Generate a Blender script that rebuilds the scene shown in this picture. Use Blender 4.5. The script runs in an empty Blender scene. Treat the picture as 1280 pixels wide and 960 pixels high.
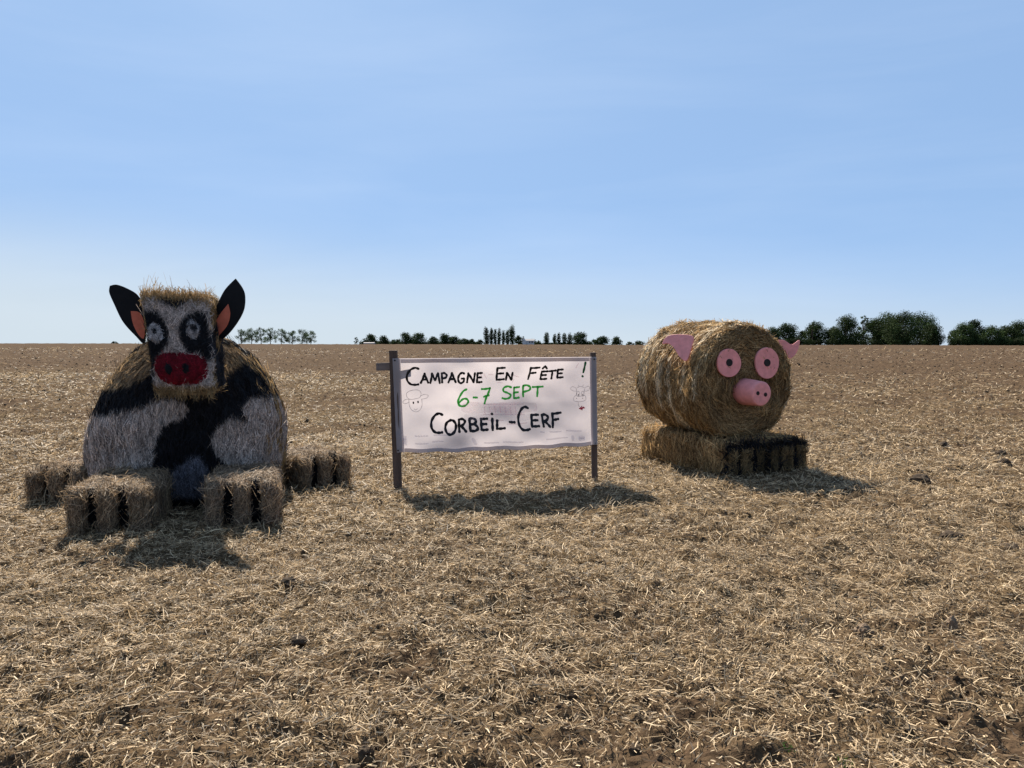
import bpy, bmesh, math, random
import numpy as np
from mathutils import Vector

# ------------------------------------------------------------------ camera, sky, sun, exposure
SC = bpy.context.scene
COL = SC.collection
F, EYE_ROW, H = 950.0, 427.0, 1.6
PITCH = math.atan((480 - EYE_ROW) / F)
cam = bpy.data.objects.new('camera', bpy.data.cameras.new('camera'))
COL.objects.link(cam); SC.camera = cam
cam.data.sensor_width = 36; cam.data.lens = F / 1280 * 36
cam.data.clip_start = 0.05; cam.data.clip_end = 9000
cam.location = (0, 0, H); cam.rotation_euler = (math.pi / 2 - PITCH, 0, 0)

SUN_EL, SUN_AZ = math.radians(45), math.radians(-20)       # azimuth from +Y towards +X
world = bpy.data.worlds.new('World'); SC.world = world; world.use_nodes = True
wn, wl = world.node_tree.nodes, world.node_tree.links
bg = wn['Background']; bg.inputs['Strength'].default_value = 0.053
sky = wn.new('ShaderNodeTexSky'); sky.sky_type = 'NISHITA'; sky.sun_disc = False
sky.sun_elevation = SUN_EL; sky.sun_rotation = SUN_AZ
sky.altitude = 100; sky.air_density = 0.6; sky.dust_density = 0.8; sky.ozone_density = 3.0
tc = wn.new('ShaderNodeTexCoord'); mp = wn.new('ShaderNodeMapping')
mp.inputs['Scale'].default_value = (0.9, 1.2, 6.0); mp.inputs['Rotation'].default_value = (0.10, 0.06, 0.3)
wl.new(tc.outputs['Generated'], mp.inputs['Vector'])
cn = wn.new('ShaderNodeTexNoise'); cn.inputs['Scale'].default_value = 1.5; cn.inputs['Detail'].default_value = 7
cn.inputs['Roughness'].default_value = 0.55; cn.inputs['Distortion'].default_value = 0.4
wl.new(mp.outputs[0], cn.inputs['Vector'])
cr = wn.new('ShaderNodeValToRGB'); cr.color_ramp.elements[0].position = 0.45; cr.color_ramp.elements[1].position = 0.85
cr.color_ramp.elements[0].color = (0, 0, 0, 1); cr.color_ramp.elements[1].color = (0.16, 0.16, 0.16, 1)
wl.new(cn.outputs['Fac'], cr.inputs[0])
mx = wn.new('ShaderNodeMixRGB'); mx.inputs['Color2'].default_value = (7.6, 8.4, 9.6, 1)
wl.new(cr.outputs[0], mx.inputs['Fac'])
gm = wn.new('ShaderNodeGamma'); gm.inputs['Gamma'].default_value = 0.18; wl.new(sky.outputs[0], gm.inputs['Color'])   # softens the sky's own contrast, as the phone does
ml = wn.new('ShaderNodeMixRGB'); ml.blend_type = 'MULTIPLY'; ml.inputs['Fac'].default_value = 1; ml.inputs['Color2'].default_value = (2.38, 3.50, 5.14, 1)
wl.new(gm.outputs[0], ml.inputs['Color1']); hz = wn.new('ShaderNodeSeparateXYZ'); wl.new(tc.outputs['Generated'], hz.inputs[0])      # pale summer haze low over the horizon, thicker on the sun's side
hs_ = wn.new('ShaderNodeMath'); hs_.operation = 'MULTIPLY_ADD'; hs_.inputs[1].default_value = 0.07; wl.new(hz.outputs['X'], hs_.inputs[0]); wl.new(hz.outputs['Z'], hs_.inputs[2])
hm = wn.new('ShaderNodeMapRange'); hm.interpolation_type = 'SMOOTHERSTEP'; hm.inputs['From Min'].default_value = -0.04; hm.inputs['From Max'].default_value = 0.17
hm.inputs['To Min'].default_value = 0.95; hm.inputs['To Max'].default_value = 0.0; wl.new(hs_.outputs[0], hm.inputs['Value'])
hx_ = wn.new('ShaderNodeMixRGB'); hx_.inputs['Color2'].default_value = (5.6, 6.4, 7.0, 1); wl.new(hm.outputs[0], hx_.inputs['Fac']); wl.new(ml.outputs[0], hx_.inputs['Color1'])
wl.new(hx_.outputs[0], mx.inputs['Color1']); wl.new(mx.outputs[0], bg.inputs['Color'])

sl = bpy.data.lights.new('sun', 'SUN'); sl.energy = 5.0; sl.angle = math.radians(0.53); sl.color = (1, 0.93, 0.82)
sun = bpy.data.objects.new('sun', sl); COL.objects.link(sun)
sdir = Vector((math.sin(SUN_AZ) * math.cos(SUN_EL), math.cos(SUN_AZ) * math.cos(SUN_EL), math.sin(SUN_EL)))
sun.rotation_euler = sdir.to_track_quat('Z', 'Y').to_euler(); sun.location = (0, 0, 50)

SC.view_settings.view_transform = 'Standard'; SC.view_settings.look = 'None'
SC.view_settings.exposure = 1.18; SC.view_settings.gamma = 1.0; SC.view_settings.use_curve_mapping = False
SC.cycles.max_bounces = 6; SC.cycles.diffuse_bounces = 3; SC.cycles.transparent_max_bounces = 8

# ------------------------------------------------------------------ helpers
rng = np.random.default_rng(11)
random.seed(5)
def A(*v): return np.array(v, float)
def unit(v): return v / np.maximum(np.linalg.norm(v, axis=-1, keepdims=True), 1e-9)
def ray(px, py):
    a, b = (px - 640) / F, (480 - py) / F
    return A(a, math.cos(PITCH) + b * math.sin(PITCH), -math.sin(PITCH) + b * math.cos(PITCH))
def at(px, py, Y):
    r = ray(px, py); return A(0, 0, H) + r * (Y / r[1])
def hit(px, py, p0, n):
    r = ray(px, py); o = A(0, 0, H); return o + r * (np.dot(p0 - o, n) / np.dot(r, n))
def ground_at(px, py): return hit(px, py, A(0, 0, 0), A(0, 0, 1))
def stencil(P):                                            # the layout drawing's coordinates of a point
    c, s = math.cos(PITCH), math.sin(PITCH)
    d = P[:, 1] * c - (P[:, 2] - H) * s
    return 640 + F * P[:, 0] / d, 480 - F * (P[:, 1] * s + (P[:, 2] - H) * c) / d

def hash3(i, j, k):
    h = (i.astype(np.uint32) * np.uint32(374761393) + j.astype(np.uint32) * np.uint32(668265263) + k.astype(np.uint32) * np.uint32(2246822519))
    h = (h ^ (h >> np.uint32(13))) * np.uint32(1274126177)
    h = h ^ (h >> np.uint32(16))
    return h.astype(np.float64) / 4294967295.0
def noise3(P):
    I = np.floor(P).astype(np.int64); f = P - I; f = f * f * (3 - 2 * f); r = 0
    for a in (0, 1):
        for b in (0, 1):
            for c in (0, 1):
                w = (f[:, 0] if a else 1 - f[:, 0]) * (f[:, 1] if b else 1 - f[:, 1]) * (f[:, 2] if c else 1 - f[:, 2])
                r = r + w * hash3(I[:, 0] + a, I[:, 1] + b, I[:, 2] + c)
    return r * 2 - 1
def noise2(x, y, seed=0):
    xi, yi = np.floor(x).astype(np.int64), np.floor(y).astype(np.int64)
    fx, fy = x - xi, y - yi; fx = fx * fx * (3 - 2 * fx); fy = fy * fy * (3 - 2 * fy); r = 0
    k = np.full_like(xi, seed)
    for a in (0, 1):
        for b in (0, 1):
            r = r + (fx if a else 1 - fx) * (fy if b else 1 - fy) * hash3(xi + a, yi + b, k)
    return r * 2 - 1
def inside(x, y, poly):
    r = np.zeros(len(x), bool); n = len(poly)
    for i in range(n):
        x0, y0 = poly[i]; x1, y1 = poly[(i + 1) % n]
        if y0 == y1: continue
        c = ((y0 > y) != (y1 > y)) & (x < (x1 - x0) * (y - y0) / (y1 - y0) + x0); r ^= c
    return r
def sstep(a, b, x):
    t = np.clip((x - a) / (b - a), 0, 1); return t * t * (3 - 2 * t)

def make(name, V, Q, col=None, mat=None, parent=None, smooth=False, T=None):
    """Links ONE mesh object; V in world coordinates."""
    V = np.asarray(V, float)
    if parent is not None: V = V - np.array(parent.matrix_world.translation if parent.get('_o') is None else parent['_o'])
    me = bpy.data.meshes.new(name)
    nq = 0 if Q is None else len(Q); nt = 0 if T is None else len(T)
    loops = np.concatenate([np.asarray(Q, np.int32).ravel() if nq else np.zeros(0, np.int32), np.asarray(T, np.int32).ravel() if nt else np.zeros(0, np.int32)])
    starts = np.concatenate([np.arange(nq) * 4, nq * 4 + np.arange(nt) * 3]).astype(np.int32)
    me.vertices.add(len(V)); me.vertices.foreach_set('co', V.astype(np.float32).ravel())
    me.loops.add(len(loops)); me.loops.foreach_set('vertex_index', loops.astype(np.int32))
    me.polygons.add(nq + nt); me.polygons.foreach_set('loop_start', starts)
    me.polygons.foreach_set('use_smooth', np.full(nq + nt, bool(smooth)) if np.isscalar(smooth) else smooth)
    if col is not None:
        ca = me.color_attributes.new('tint', 'FLOAT_COLOR', 'POINT')
        c4 = np.ones((len(V), 4), np.float32); c4[:, :3] = col
        ca.data.foreach_set('color', c4.ravel())
    me.update(calc_edges=True); me.validate()
    if mat: me.materials.append(mat)
    o = bpy.data.objects.new(name, me); COL.objects.link(o)
    if parent is not None: o.parent = parent
    return o
ORIGIN = {}
def thing(name, label, cat, loc, group=None):
    o = bpy.data.objects.new(name, None); COL.objects.link(o); o.location = loc
    o.empty_display_size = 0.2
    o['label'] = label; o['category'] = cat
    if group: o['group'] = group
    ORIGIN[o.name] = np.array(loc, float); return o
def part(name, V, Q, parent, col=None, mat=None, smooth=False, T=None, root=None):
    r = parent
    while r.parent: r = r.parent
    o = make(name, np.asarray(V, float) - ORIGIN[r.name], Q, col, mat, None, smooth, T)
    o.parent = parent; return o
def tag(o, label, cat, group=None):
    o['label'] = label; o['category'] = cat
    if group: o['group'] = group

class Soup:                                                # vertices + quads + tint, gathered for one mesh
    def __init__(s): s.V, s.Q, s.C, s.S, s.n = [], [], [], [], 0
    def add(s, V, Q, C, smooth=True):
        V = np.asarray(V, float); s.V.append(V); s.Q.append(np.asarray(Q) + s.n); s.n += len(V)
        C = np.asarray(C, float); s.C.append(np.broadcast_to(C, (len(V), 3)) if C.ndim == 1 else C)
        s.S.append(np.full(len(Q), smooth))
    def get(s): return np.concatenate(s.V), np.concatenate(s.Q), np.concatenate(s.C), np.concatenate(s.S)

def grid_quads(nu, nv, wrap=False):                        # nu rows x nv columns
    i, j = np.meshgrid(np.arange(nu - 1), np.arange(nv if wrap else nv - 1), indexing='ij'); j2 = (j + 1) % nv
    return np.stack([i * nv + j, i * nv + j2, (i + 1) * nv + j2, (i + 1) * nv + j], -1).reshape(-1, 4)
def rounded_box(dim, r, seg=10):
    """Box centred on the origin, rounded edges, quads, outward."""
    dim = np.asarray(dim, float); V, Q, n = [], [], 0
    t = np.linspace(-1, 1, seg + 1)
    for ax in range(3):
        for sg in (-1, 1):
            u, v = np.meshgrid(t, t, indexing='ij'); P = np.zeros((u.size, 3))
            P[:, ax] = sg; P[:, (ax + 1) % 3] = u.ravel(); P[:, (ax + 2) % 3] = v.ravel()
            q = grid_quads(seg + 1, seg + 1)
            if sg > 0: q = q[:, ::-1]
            V.append(P); Q.append(q + n); n += len(P)
    V = np.concatenate(V) * dim / 2; inner = np.clip(V, -(dim / 2 - r), dim / 2 - r)
    d = V - inner; ln = np.linalg.norm(d, axis=1, keepdims=True)
    V = inner + d / np.maximum(ln, 1e-9) * np.minimum(ln, r)
    Q = np.concatenate(Q)
    key = {}; idx = np.zeros(len(V), int); out = []
    for i, p in enumerate(np.round(V, 5)):
        k = tuple(p)
        if k not in key: key[k] = len(out); out.append(V[i])
        idx[i] = key[k]
    return np.array(out), idx[Q]
def revolve(profile, n=72):
    """profile [(r, z)]; closed round, first and last r may be ~0; quads outward for profile going up."""
    a = np.arange(n) / n * 2 * math.pi; V = []
    for r, z in profile: V.append(np.stack([r * np.cos(a), r * np.sin(a), np.full(n, z)], -1))
    return np.concatenate(V), grid_quads(len(profile), n, True)
def sample(V, Q, n):
    p = V[Q]; nr = np.cross(p[:, 2] - p[:, 0], p[:, 3] - p[:, 1]); ar = np.linalg.norm(nr, axis=1)
    i = rng.choice(len(Q), n, p=ar / ar.sum()); u, v = rng.random((n, 1)), rng.random((n, 1)); p = p[i]
    P = (p[:, 0] * (1 - u) + p[:, 1] * u) * (1 - v) + (p[:, 3] * (1 - u) + p[:, 2] * u) * v
    return P, unit(nr[i])
def strands(P, N, T, L, W, l0, l1, bend, taper=0.55):
    """Curved ribbons: one straw each, lying along T on a surface with normal N."""
    n = len(P); T = unit(T - N * np.sum(T * N, 1, keepdims=True)); B = np.cross(N, T)
    ph = rng.normal(0, 0.6, (n, 1)); wd = (np.cos(ph) * B + np.sin(ph) * N) * (W / 2)[:, None]
    Lh = (L / 2)[:, None]
    c0 = P - T * Lh + N * l0[:, None]; c2 = P + T * Lh + N * l1[:, None]
    c1 = P + B * bend[:, None] + N * ((l0 + l1) / 2 + 0.12 * L * rng.random(n) * 0.5)[:, None]
    V = np.stack([c0 - wd * .8, c0 + wd * .8, c1 - wd, c1 + wd, c2 - wd * taper, c2 + wd * taper], 1).reshape(-1, 3)
    b = np.arange(n)[:, None] * 6
    Q = np.concatenate([b + A(0, 1, 3, 2).astype(int), b + A(2, 3, 5, 4).astype(int)])
    return V, Q
def jitter_dir(T, N, sg):
    a = rng.normal(0, sg, (len(T), 1)); T = unit(T - N * np.sum(T * N, 1, keepdims=True)); return T * np.cos(a) + np.cross(N, T) * np.sin(a)
def thatch(soup, V, Q, n, dirf, colf, L=(.10, .26), W=(.004, .008), lift=.022, sg=.35, stray=.04, xform=None, dark=0.55, noise=.012, freq=9, keep=None):
    """A straw covered surface: the lumpy base (V,Q) and n straws on it."""
    p = V[Q]; fn = np.cross(p[:, 2] - p[:, 0], p[:, 3] - p[:, 1]); vn = np.zeros_like(V)
    for k in range(4): np.add.at(vn, Q[:, k], fn)
    vn = unit(vn)
    V2 = V + vn * (noise3(V * freq)[:, None] * noise + noise3(V * freq * 2.7)[:, None] * noise * .6)
    soup.add(xform(V2) if xform else V2, Q, colf(V2, vn) * dark, True)
    P, N = sample(V2, Q, n)
    if keep is not None:
        k = keep(P, N); P, N = P[k], N[k]
    n = len(P); T = jitter_dir(dirf(P, N), N, sg)
    Ls = rng.uniform(L[0], L[1], n); Ws = rng.uniform(W[0], W[1], n)
    l0 = rng.uniform(-.012, lift * .5, n); l1 = rng.uniform(0, lift, n)
    st = rng.random(n) < stray; l1 = np.where(st, rng.uniform(.02, .09, n), l1)
    SV, SQ = strands(P, N, T, Ls, Ws, l0, l1, rng.normal(0, .012, n))
    c = colf(SV, np.repeat(N, 6, 0)) * np.repeat(rng.uniform(.35, 1.8, (n, 1)), 6, 0)
    soup.add(xform(SV) if xform else SV, SQ, c, False)

# ------------------------------------------------------------------ materials
def new_mat(name):
    m = bpy.data.materials.new(name); m.use_nodes = True; return m, m.node_tree.nodes, m.node_tree.links, m.node_tree.nodes['Principled BSDF']
def tinted(name, rough=.7, spec=.25, transl=.25, nscale=60, namp=.35, bump=0.0):
    m, n, l, b = new_mat(name)
    at_ = n.new('ShaderNodeAttribute'); at_.attribute_name = 'tint'
    tx = n.new('ShaderNodeTexCoord'); no = n.new('ShaderNodeTexNoise'); no.inputs['Scale'].default_value = nscale; no.inputs['Detail'].default_value = 3
    l.new(tx.outputs['Object'], no.inputs['Vector'])
    mr = n.new('ShaderNodeMapRange'); mr.inputs['From Min'].default_value = .3; mr.inputs['From Max'].default_value = .7
    mr.inputs['To Min'].default_value = 1 - namp; mr.inputs['To Max'].default_value = 1 + namp; l.new(no.outputs['Fac'], mr.inputs['Value'])
    mu = n.new('ShaderNodeVectorMath'); mu.operation = 'SCALE'; l.new(at_.outputs['Color'], mu.inputs[0]); l.new(mr.outputs[0], mu.inputs['Scale'])
    l.new(mu.outputs[0], b.inputs['Base Color']); b.inputs['Roughness'].default_value = rough; b.inputs['Specular IOR Level'].default_value = spec
    if bump:
        bp = n.new('ShaderNodeBump'); bp.inputs['Strength'].default_value = bump; bp.inputs['Distance'].default_value = .02
        l.new(no.outputs['Fac'], bp.inputs['Height']); l.new(bp.outputs[0], b.inputs['Normal'])
    if transl:
        t = n.new('ShaderNodeBsdfTranslucent'); l.new(mu.outputs[0], t.inputs['Color'])
        ms = n.new('ShaderNodeMixShader'); ms.inputs[0].default_value = transl
        l.new(b.outputs[0], ms.inputs[1]); l.new(t.outputs[0], ms.inputs[2]); l.new(ms.outputs[0], n['Material Output'].inputs['Surface'])
    return m
def plain(name, col, rough=.6, spec=.3, nscale=12, namp=.12, bump=.1, stretch=(1, 1, 1)):
    m, n, l, b = new_mat(name)
    tx = n.new('ShaderNodeTexCoord'); mp_ = n.new('ShaderNodeMapping'); mp_.inputs['Scale'].default_value = stretch
    no = n.new('ShaderNodeTexNoise'); no.inputs['Scale'].default_value = nscale; no.inputs['Detail'].default_value = 5
    l.new(tx.outputs['Object'], mp_.inputs[0]); l.new(mp_.outputs[0], no.inputs['Vector'])
    rp = n.new('ShaderNodeValToRGB'); rp.color_ramp.elements[0].position = .3; rp.color_ramp.elements[1].position = .7
    rp.color_ramp.elements[0].color = tuple(c * (1 - namp) for c in col) + (1,); rp.color_ramp.elements[1].color = tuple(min(1, c * (1 + namp)) for c in col) + (1,)
    l.new(no.outputs['Fac'], rp.inputs[0]); l.new(rp.outputs[0], b.inputs['Base Color'])
    b.inputs['Roughness'].default_value = rough; b.inputs['Specular IOR Level'].default_value = spec
    if bump:
        bp = n.new('ShaderNodeBump'); bp.inputs['Strength'].default_value = bump; bp.inputs['Distance'].default_value = .01
        l.new(no.outputs['Fac'], bp.inputs['Height']); l.new(bp.outputs[0], b.inputs['Normal'])
    return m
M_STRAW = tinted('straw', .6, .12, .3)
M_LITTER = tinted('straw_litter', .55, .15, .25, 25, .2)
M_SOIL = tinted('clod_soil', .9, .1, 0, 45, .35, .5)
M_LEAF = tinted('leaves', .8, .06, .16, .8, .25)
M_BARK = plain('bark', (.09, .07, .055), .9, .1, 4, .3, .4)
M_WOOD = plain('weathered_wood', (.085, .06, .048), .85, .15, 14, .45, .4, (1, 1, .08))
M_BLACK = plain('black_board_paint', (.006, .006, .007), .6, .12, 20, .2, .05)
M_EARRED = plain('red_orange_paint', (.50, .13, .075), .6, .2, 20, .12, .05)
M_PINK = plain('pink_board_paint', (.76, .29, .27), .55, .25, 16, .12, .10)
M_PUPIL = plain('gloss_black', (.006, .006, .007), .4, .3, 9, .1, 0)

# ------------------------------------------------------------------ ground
def macro(x, y):
    """gentle rise to a crest about 180 m off, then falling away below the line of sight"""
    d = np.sqrt(x * x * .25 + y * y); z = .84 * sstep(10, 200, d) ** 1.0 * np.where(d < 180, 1, 1)
    z = np.where(d < 180, .84 * np.clip((d - 18) / 162, 0, 1) ** 1.15, H - .0042 * d - .12 * sstep(180, 230, d) - np.maximum(d - 200, 0) * .0012)
    z = z + noise2(x / 45, y / 60, 51) * .13 * sstep(60, 170, d) * (1 - sstep(200, 320, d))
    return z - .0021 * x * sstep(25, 180, d) * np.where(y > 0, 1, 0) * np.minimum(1, 180 / np.maximum(np.abs(x) + 1, 180))
def height(x, y):
    d = np.hypot(x, y)
    u = noise2(x * .55, y * .55, 3) * .035 + noise2(x * 1.7, y * 1.7, 4) * .026
    c = noise2(x * 5.2, y * 5.2, 5); c2 = noise2(x * 13, y * 13, 6); c3 = noise2(x * 31, y * 31, 7)
    lump = np.abs(c) * .062 + np.abs(c2) * .034 + c3 * .013
    far = sstep(22, 90, d); mid = np.abs(noise2(x * 2.7, y * 2.7, 8)) * .07 * sstep(9, 22, d); big = mid + np.abs(noise2(x * 1.9, y * 1.9, 9)) * .17 + np.abs(noise2(x * 4.3, y * 4.3, 10)) * .09
    return macro(x, y) + u * (1 - .5 * far) + lump * (1 - sstep(30, 60, d)) + (mid + (big - mid) * far) * (1 - sstep(150, 260, d)) - .035
def straw_cover(x, y):
    """how much straw lies at a place, 0..1: thick round the figures, thinner on the far field"""
    d = np.hypot(x, y)
    swath = .4 * np.exp(-((y - 15.5 - .12 * (x + 3) - .02 * (x + 3) ** 2) / .8) ** 2) * np.exp(-((x + 2.5) / 3.5) ** 2); near = swath + np.exp(-(((x + .2) / 6.5) ** 2 + ((y - 9.5) / 4.5) ** 2)) * .5
    n = noise2(x * .06, y * .11, 25) * .16 + noise2(x * .45, y * .7, 21) * .22 + noise2(x * 1.4, y * 1.9, 22) * .26 + noise2(x * 4.1, y * 4.6, 24) * .20
    edge = 1 - .8 * sstep(24, 34, d + noise2(x * .2, y * .2, 23) * 4 - np.clip(-x, 0, 20) * .8)
    return np.clip((.44 + near + n) * edge, .04, 1)

def build_ground():
    ang = np.concatenate([np.linspace(-180, -58, 40, endpoint=False), np.linspace(-58, 58, 780, endpoint=False), np.linspace(58, 180, 40, endpoint=False)]) * math.pi / 180
    r = [.25, .6, 1.0, 1.4]
    while r[-1] < 60: r.append(r[-1] * 1.0055)
    while r[-1] < 5000: r.append(r[-1] * 1.025)
    r = np.array(r); R, T = np.meshgrid(r, ang, indexing='ij')
    x, y = (R * np.sin(T)).ravel(), (R * np.cos(T)).ravel()
    V = np.stack([x, y, height(x, y)], -1); nv = len(ang)
    Q = grid_quads(len(r), nv, True)[:, ::-1]
    V = np.concatenate([V, [[0, 0, height(A(0.), A(0.))[0]]]])
    T3 = np.stack([np.full(nv, len(V) - 1), (np.arange(nv) + 1) % nv, np.arange(nv)], -1)
    cov = np.concatenate([straw_cover(x, y), [.5]])
    o = make('field', V, Q, np.repeat(cov[:, None], 3, 1), None, None, True, T3)
    o['kind'] = 'structure'
    m, n, l, b = new_mat('stubble_soil'); o.data.materials.append(m)
    tx = n.new('ShaderNodeTexCoord'); at_ = n.new('ShaderNodeAttribute'); at_.attribute_name = 'tint'
    def nz(scale, det, rough=.6, vec=None):
        q = n.new('ShaderNodeTexNoise'); q.inputs['Scale'].default_value = scale; q.inputs['Detail'].default_value = det; q.inputs['Roughness'].default_value = rough
        l.new(tx.outputs['Object'], q.inputs['Vector']); return q
    n1, n2, n3 = nz(38, 4), nz(7, 5, .7), nz(.6, 4)
    soil = n.new('ShaderNodeValToRGB'); e = soil.color_ramp.elements
    e[0].position, e[1].position = .3, .72; e[0].color = (.022, .0145, .009, 1); e[1].color = (.118, .076, .046, 1)
    l.new(n2.outputs['Fac'], soil.inputs[0])
    stw = n.new('ShaderNodeValToRGB'); e = stw.color_ramp.elements
    e[0].position, e[1].position = .32, .68; e[0].color = (.050, .034, .019, 1); e[1].color = (.18, .124, .066, 1)
    l.new(n1.outputs['Fac'], stw.inputs[0])
    ad = n.new('ShaderNodeMath'); ad.operation = 'ADD'; l.new(at_.outputs['Fac'], ad.inputs[0])
    sb = n.new('ShaderNodeMath'); sb.operation = 'MULTIPLY_ADD'; sb.inputs[1].default_value = 1.6; sb.inputs[2].default_value = -.85
    l.new(n2.outputs['Fac'], sb.inputs[0]); l.new(sb.outputs[0], ad.inputs[1])
    n4 = nz(17, 3); sb2 = n.new('ShaderNodeMath'); sb2.operation = 'MULTIPLY_ADD'; sb2.inputs[1].default_value = 1.4; sb2.inputs[2].default_value = -.7
    l.new(n4.outputs['Fac'], sb2.inputs[0]); ad2 = n.new('ShaderNodeMath'); l.new(ad.outputs[0], ad2.inputs[0]); l.new(sb2.outputs[0], ad2.inputs[1]); ad2.use_clamp = True
    mx_ = n.new('ShaderNodeMixRGB'); l.new(ad2.outputs[0], mx_.inputs['Fac']); l.new(soil.outputs[0], mx_.inputs['Color1']); l.new(stw.outputs[0], mx_.inputs['Color2'])
    l.new(mx_.outputs[0], b.inputs['Base Color']); b.inputs['Roughness'].default_value = 1; b.inputs['Specular IOR Level'].default_value = .02
    bp = n.new('ShaderNodeBump'); bp.inputs['Strength'].default_value = .8; bp.inputs['Distance'].default_value = .02
    l.new(n1.outputs['Fac'], bp.inputs['Height']); l.new(bp.outputs[0], b.inputs['Normal'])
    return o
build_ground()

def wedge(n, d0, d1, power, side=.78, extra=1.6):
    """random ground places between two distances, denser near for a larger power"""
    u = rng.random(n)
    k = 2 - power
    d = (d0 ** k + u * (d1 ** k - d0 ** k)) ** (1 / k) if abs(k) > 1e-6 else d0 * (d1 / d0) ** u
    x = (rng.random(n) * 2 - 1) * (side * d + extra); return x, d
def litter(n, d0, d1, power, L, W, seed_up=.12):
    x, y = wedge(n, d0, d1, power)
    k = rng.random(n) < straw_cover(x, y) * 1.15; x, y = x[k], y[k]; n = len(x); d = np.hypot(x, y)
    # straws gather in loose swirls: direction follows a slow noise plus a wide scatter
    th = noise2(x * 1.1, y * 1.1, 31) * 4 + rng.normal(0, 1.0, n)
    T = np.stack([np.cos(th), np.sin(th), rng.normal(0, .22, n)], -1)
    up = rng.random(n) < seed_up; T[:, 2] = np.where(up, rng.uniform(.4, 2.0, n), T[:, 2]); T = unit(T)
    N = unit(np.stack([rng.normal(0, .25, n), rng.normal(0, .25, n), np.ones(n)], -1)); N = unit(N - T * np.sum(N * T, 1, keepdims=True))
    Ls = L[0] + (L[1] - L[0]) * rng.beta(1.3, 3.2, n); Ws = rng.uniform(W[0], W[1], n) * np.maximum(1, d * .135)
    Ls = Ls * np.maximum(1, d * .06)
    z = height(x, y) + rng.uniform(.0, .034, n) + np.abs(T[:, 2]) * Ls * .42
    V, Q = strands(np.stack([x, y, z], -1), N, T, Ls, Ws, np.zeros(n), np.zeros(n), rng.normal(0, .09, n) * Ls, .7)
    t = rng.random((n, 1)) ** 1.35
    c = A(.135, .086, .043) * (1 - t) + A(.75, .565, .345) * t; c = c * rng.uniform(.7, 1.25, (n, 1))
    g = rng.random((n, 1)) < .12; c = np.where(g, A(.06, .045, .032) * rng.uniform(.6, 1.3, (n, 1)), c)
    return V, Q, np.repeat(c, 6, 0)
S = Soup()
for a in ((200000, 1.3, 6, .3, (.015, .15), (.002, .005)), (150000, 6, 13, 1.0, (.03, .20), (.0032, .0062)), (180000, 1.3, 7, .4, (.008, .045), (.003, .0075)), (90000, 7, 16, 1.0, (.012, .05), (.004, .009)), (130000, 13, 36, 1.2, (.03, .16), (.003, .006)), (90000, 34, 110, 1.3, (.03, .13), (.002, .004))):
    S.add(*litter(*a), False)
V, Q, C, sm = S.get()
o = make('straw_litter', V, Q, C, M_LITTER); o['kind'] = 'stuff'
tag(o, 'loose cut straw strewn over the brown field', 'straw'); 

ICO = None
def ico(sub=1):
    bm = bmesh.new(); bmesh.ops.create_icosphere(bm, subdivisions=sub, radius=1)
    V = np.array([v.co[:] for v in bm.verts]); T = np.array([[v.index for v in f.verts] for f in bm.faces]); bm.free(); return V, T
def clods(n, d0, d1, power, s0, s1):
    iv, it = ico(1); x, y = wedge(n, d0, d1, power)
    k = rng.random(n) < 1.1 - straw_cover(x, y) + np.clip(noise2(x * .8, y * .8, 41), 0, 1) * .6; x, y = x[k], y[k]; n = len(x)
    s = (s0 + (s1 - s0) * rng.beta(1, 5, n)) * np.clip(np.hypot(x, y) * .05, 1, 2.6)
    V = iv[None] * (1 + rng.uniform(-.32, .32, (n, len(iv), 1))) * (s[:, None, None] * rng.uniform(.6, 1.25, (n, 1, 3)) * A(1, 1, .7))
    V = V + np.stack([x, y, height(x, y) + s * .25], -1)[:, None]
    T = it[None] + (np.arange(n) * len(iv))[:, None, None]
    c = A(.055, .037, .023) * rng.uniform(.6, 1.5, (n, 1)); pale = rng.random((n, 1)) < .15; c = np.where(pale, A(.13, .095, .06) * rng.uniform(.8, 1.2, (n, 1)), c)
    return V.reshape(-1, 3), T.reshape(-1, 3), np.repeat(c, len(iv), 0)
vs, ts, cs, k = [], [], [], 0
for a in ((5000, 1.5, 8, .6, .006, .045), (6000, 8, 30, 1.2, .012, .05), (8000, 30, 110, 1.2, .012, .04)):
    v, t, c = clods(*a); vs.append(v); ts.append(t + k); cs.append(c); k += len(v)
o = make('soil_crumbs', np.concatenate(vs), None, np.concatenate(cs), M_SOIL, None, False, np.concatenate(ts)); o['kind'] = 'stuff'
tag(o, 'crumbled brown earth between the loose straw', 'soil')

# ------------------------------------------------------------------ straw colours
NAT = A(.44, .295, .14); NATD = A(.24, .15, .068); WHITE = A(.45, .375, .325); BLK = A(.012, .012, .014); RED = A(.17, .007, .014); BLUE = A(.15, .145, .165)
def natural(P, f=1.0):
    t = (noise3(P * 6.0)[:, None] + noise3(P * 19)[:, None] * .6) * .5 + .5; return (NATD * (1 - t) + NAT * t) * f

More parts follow.
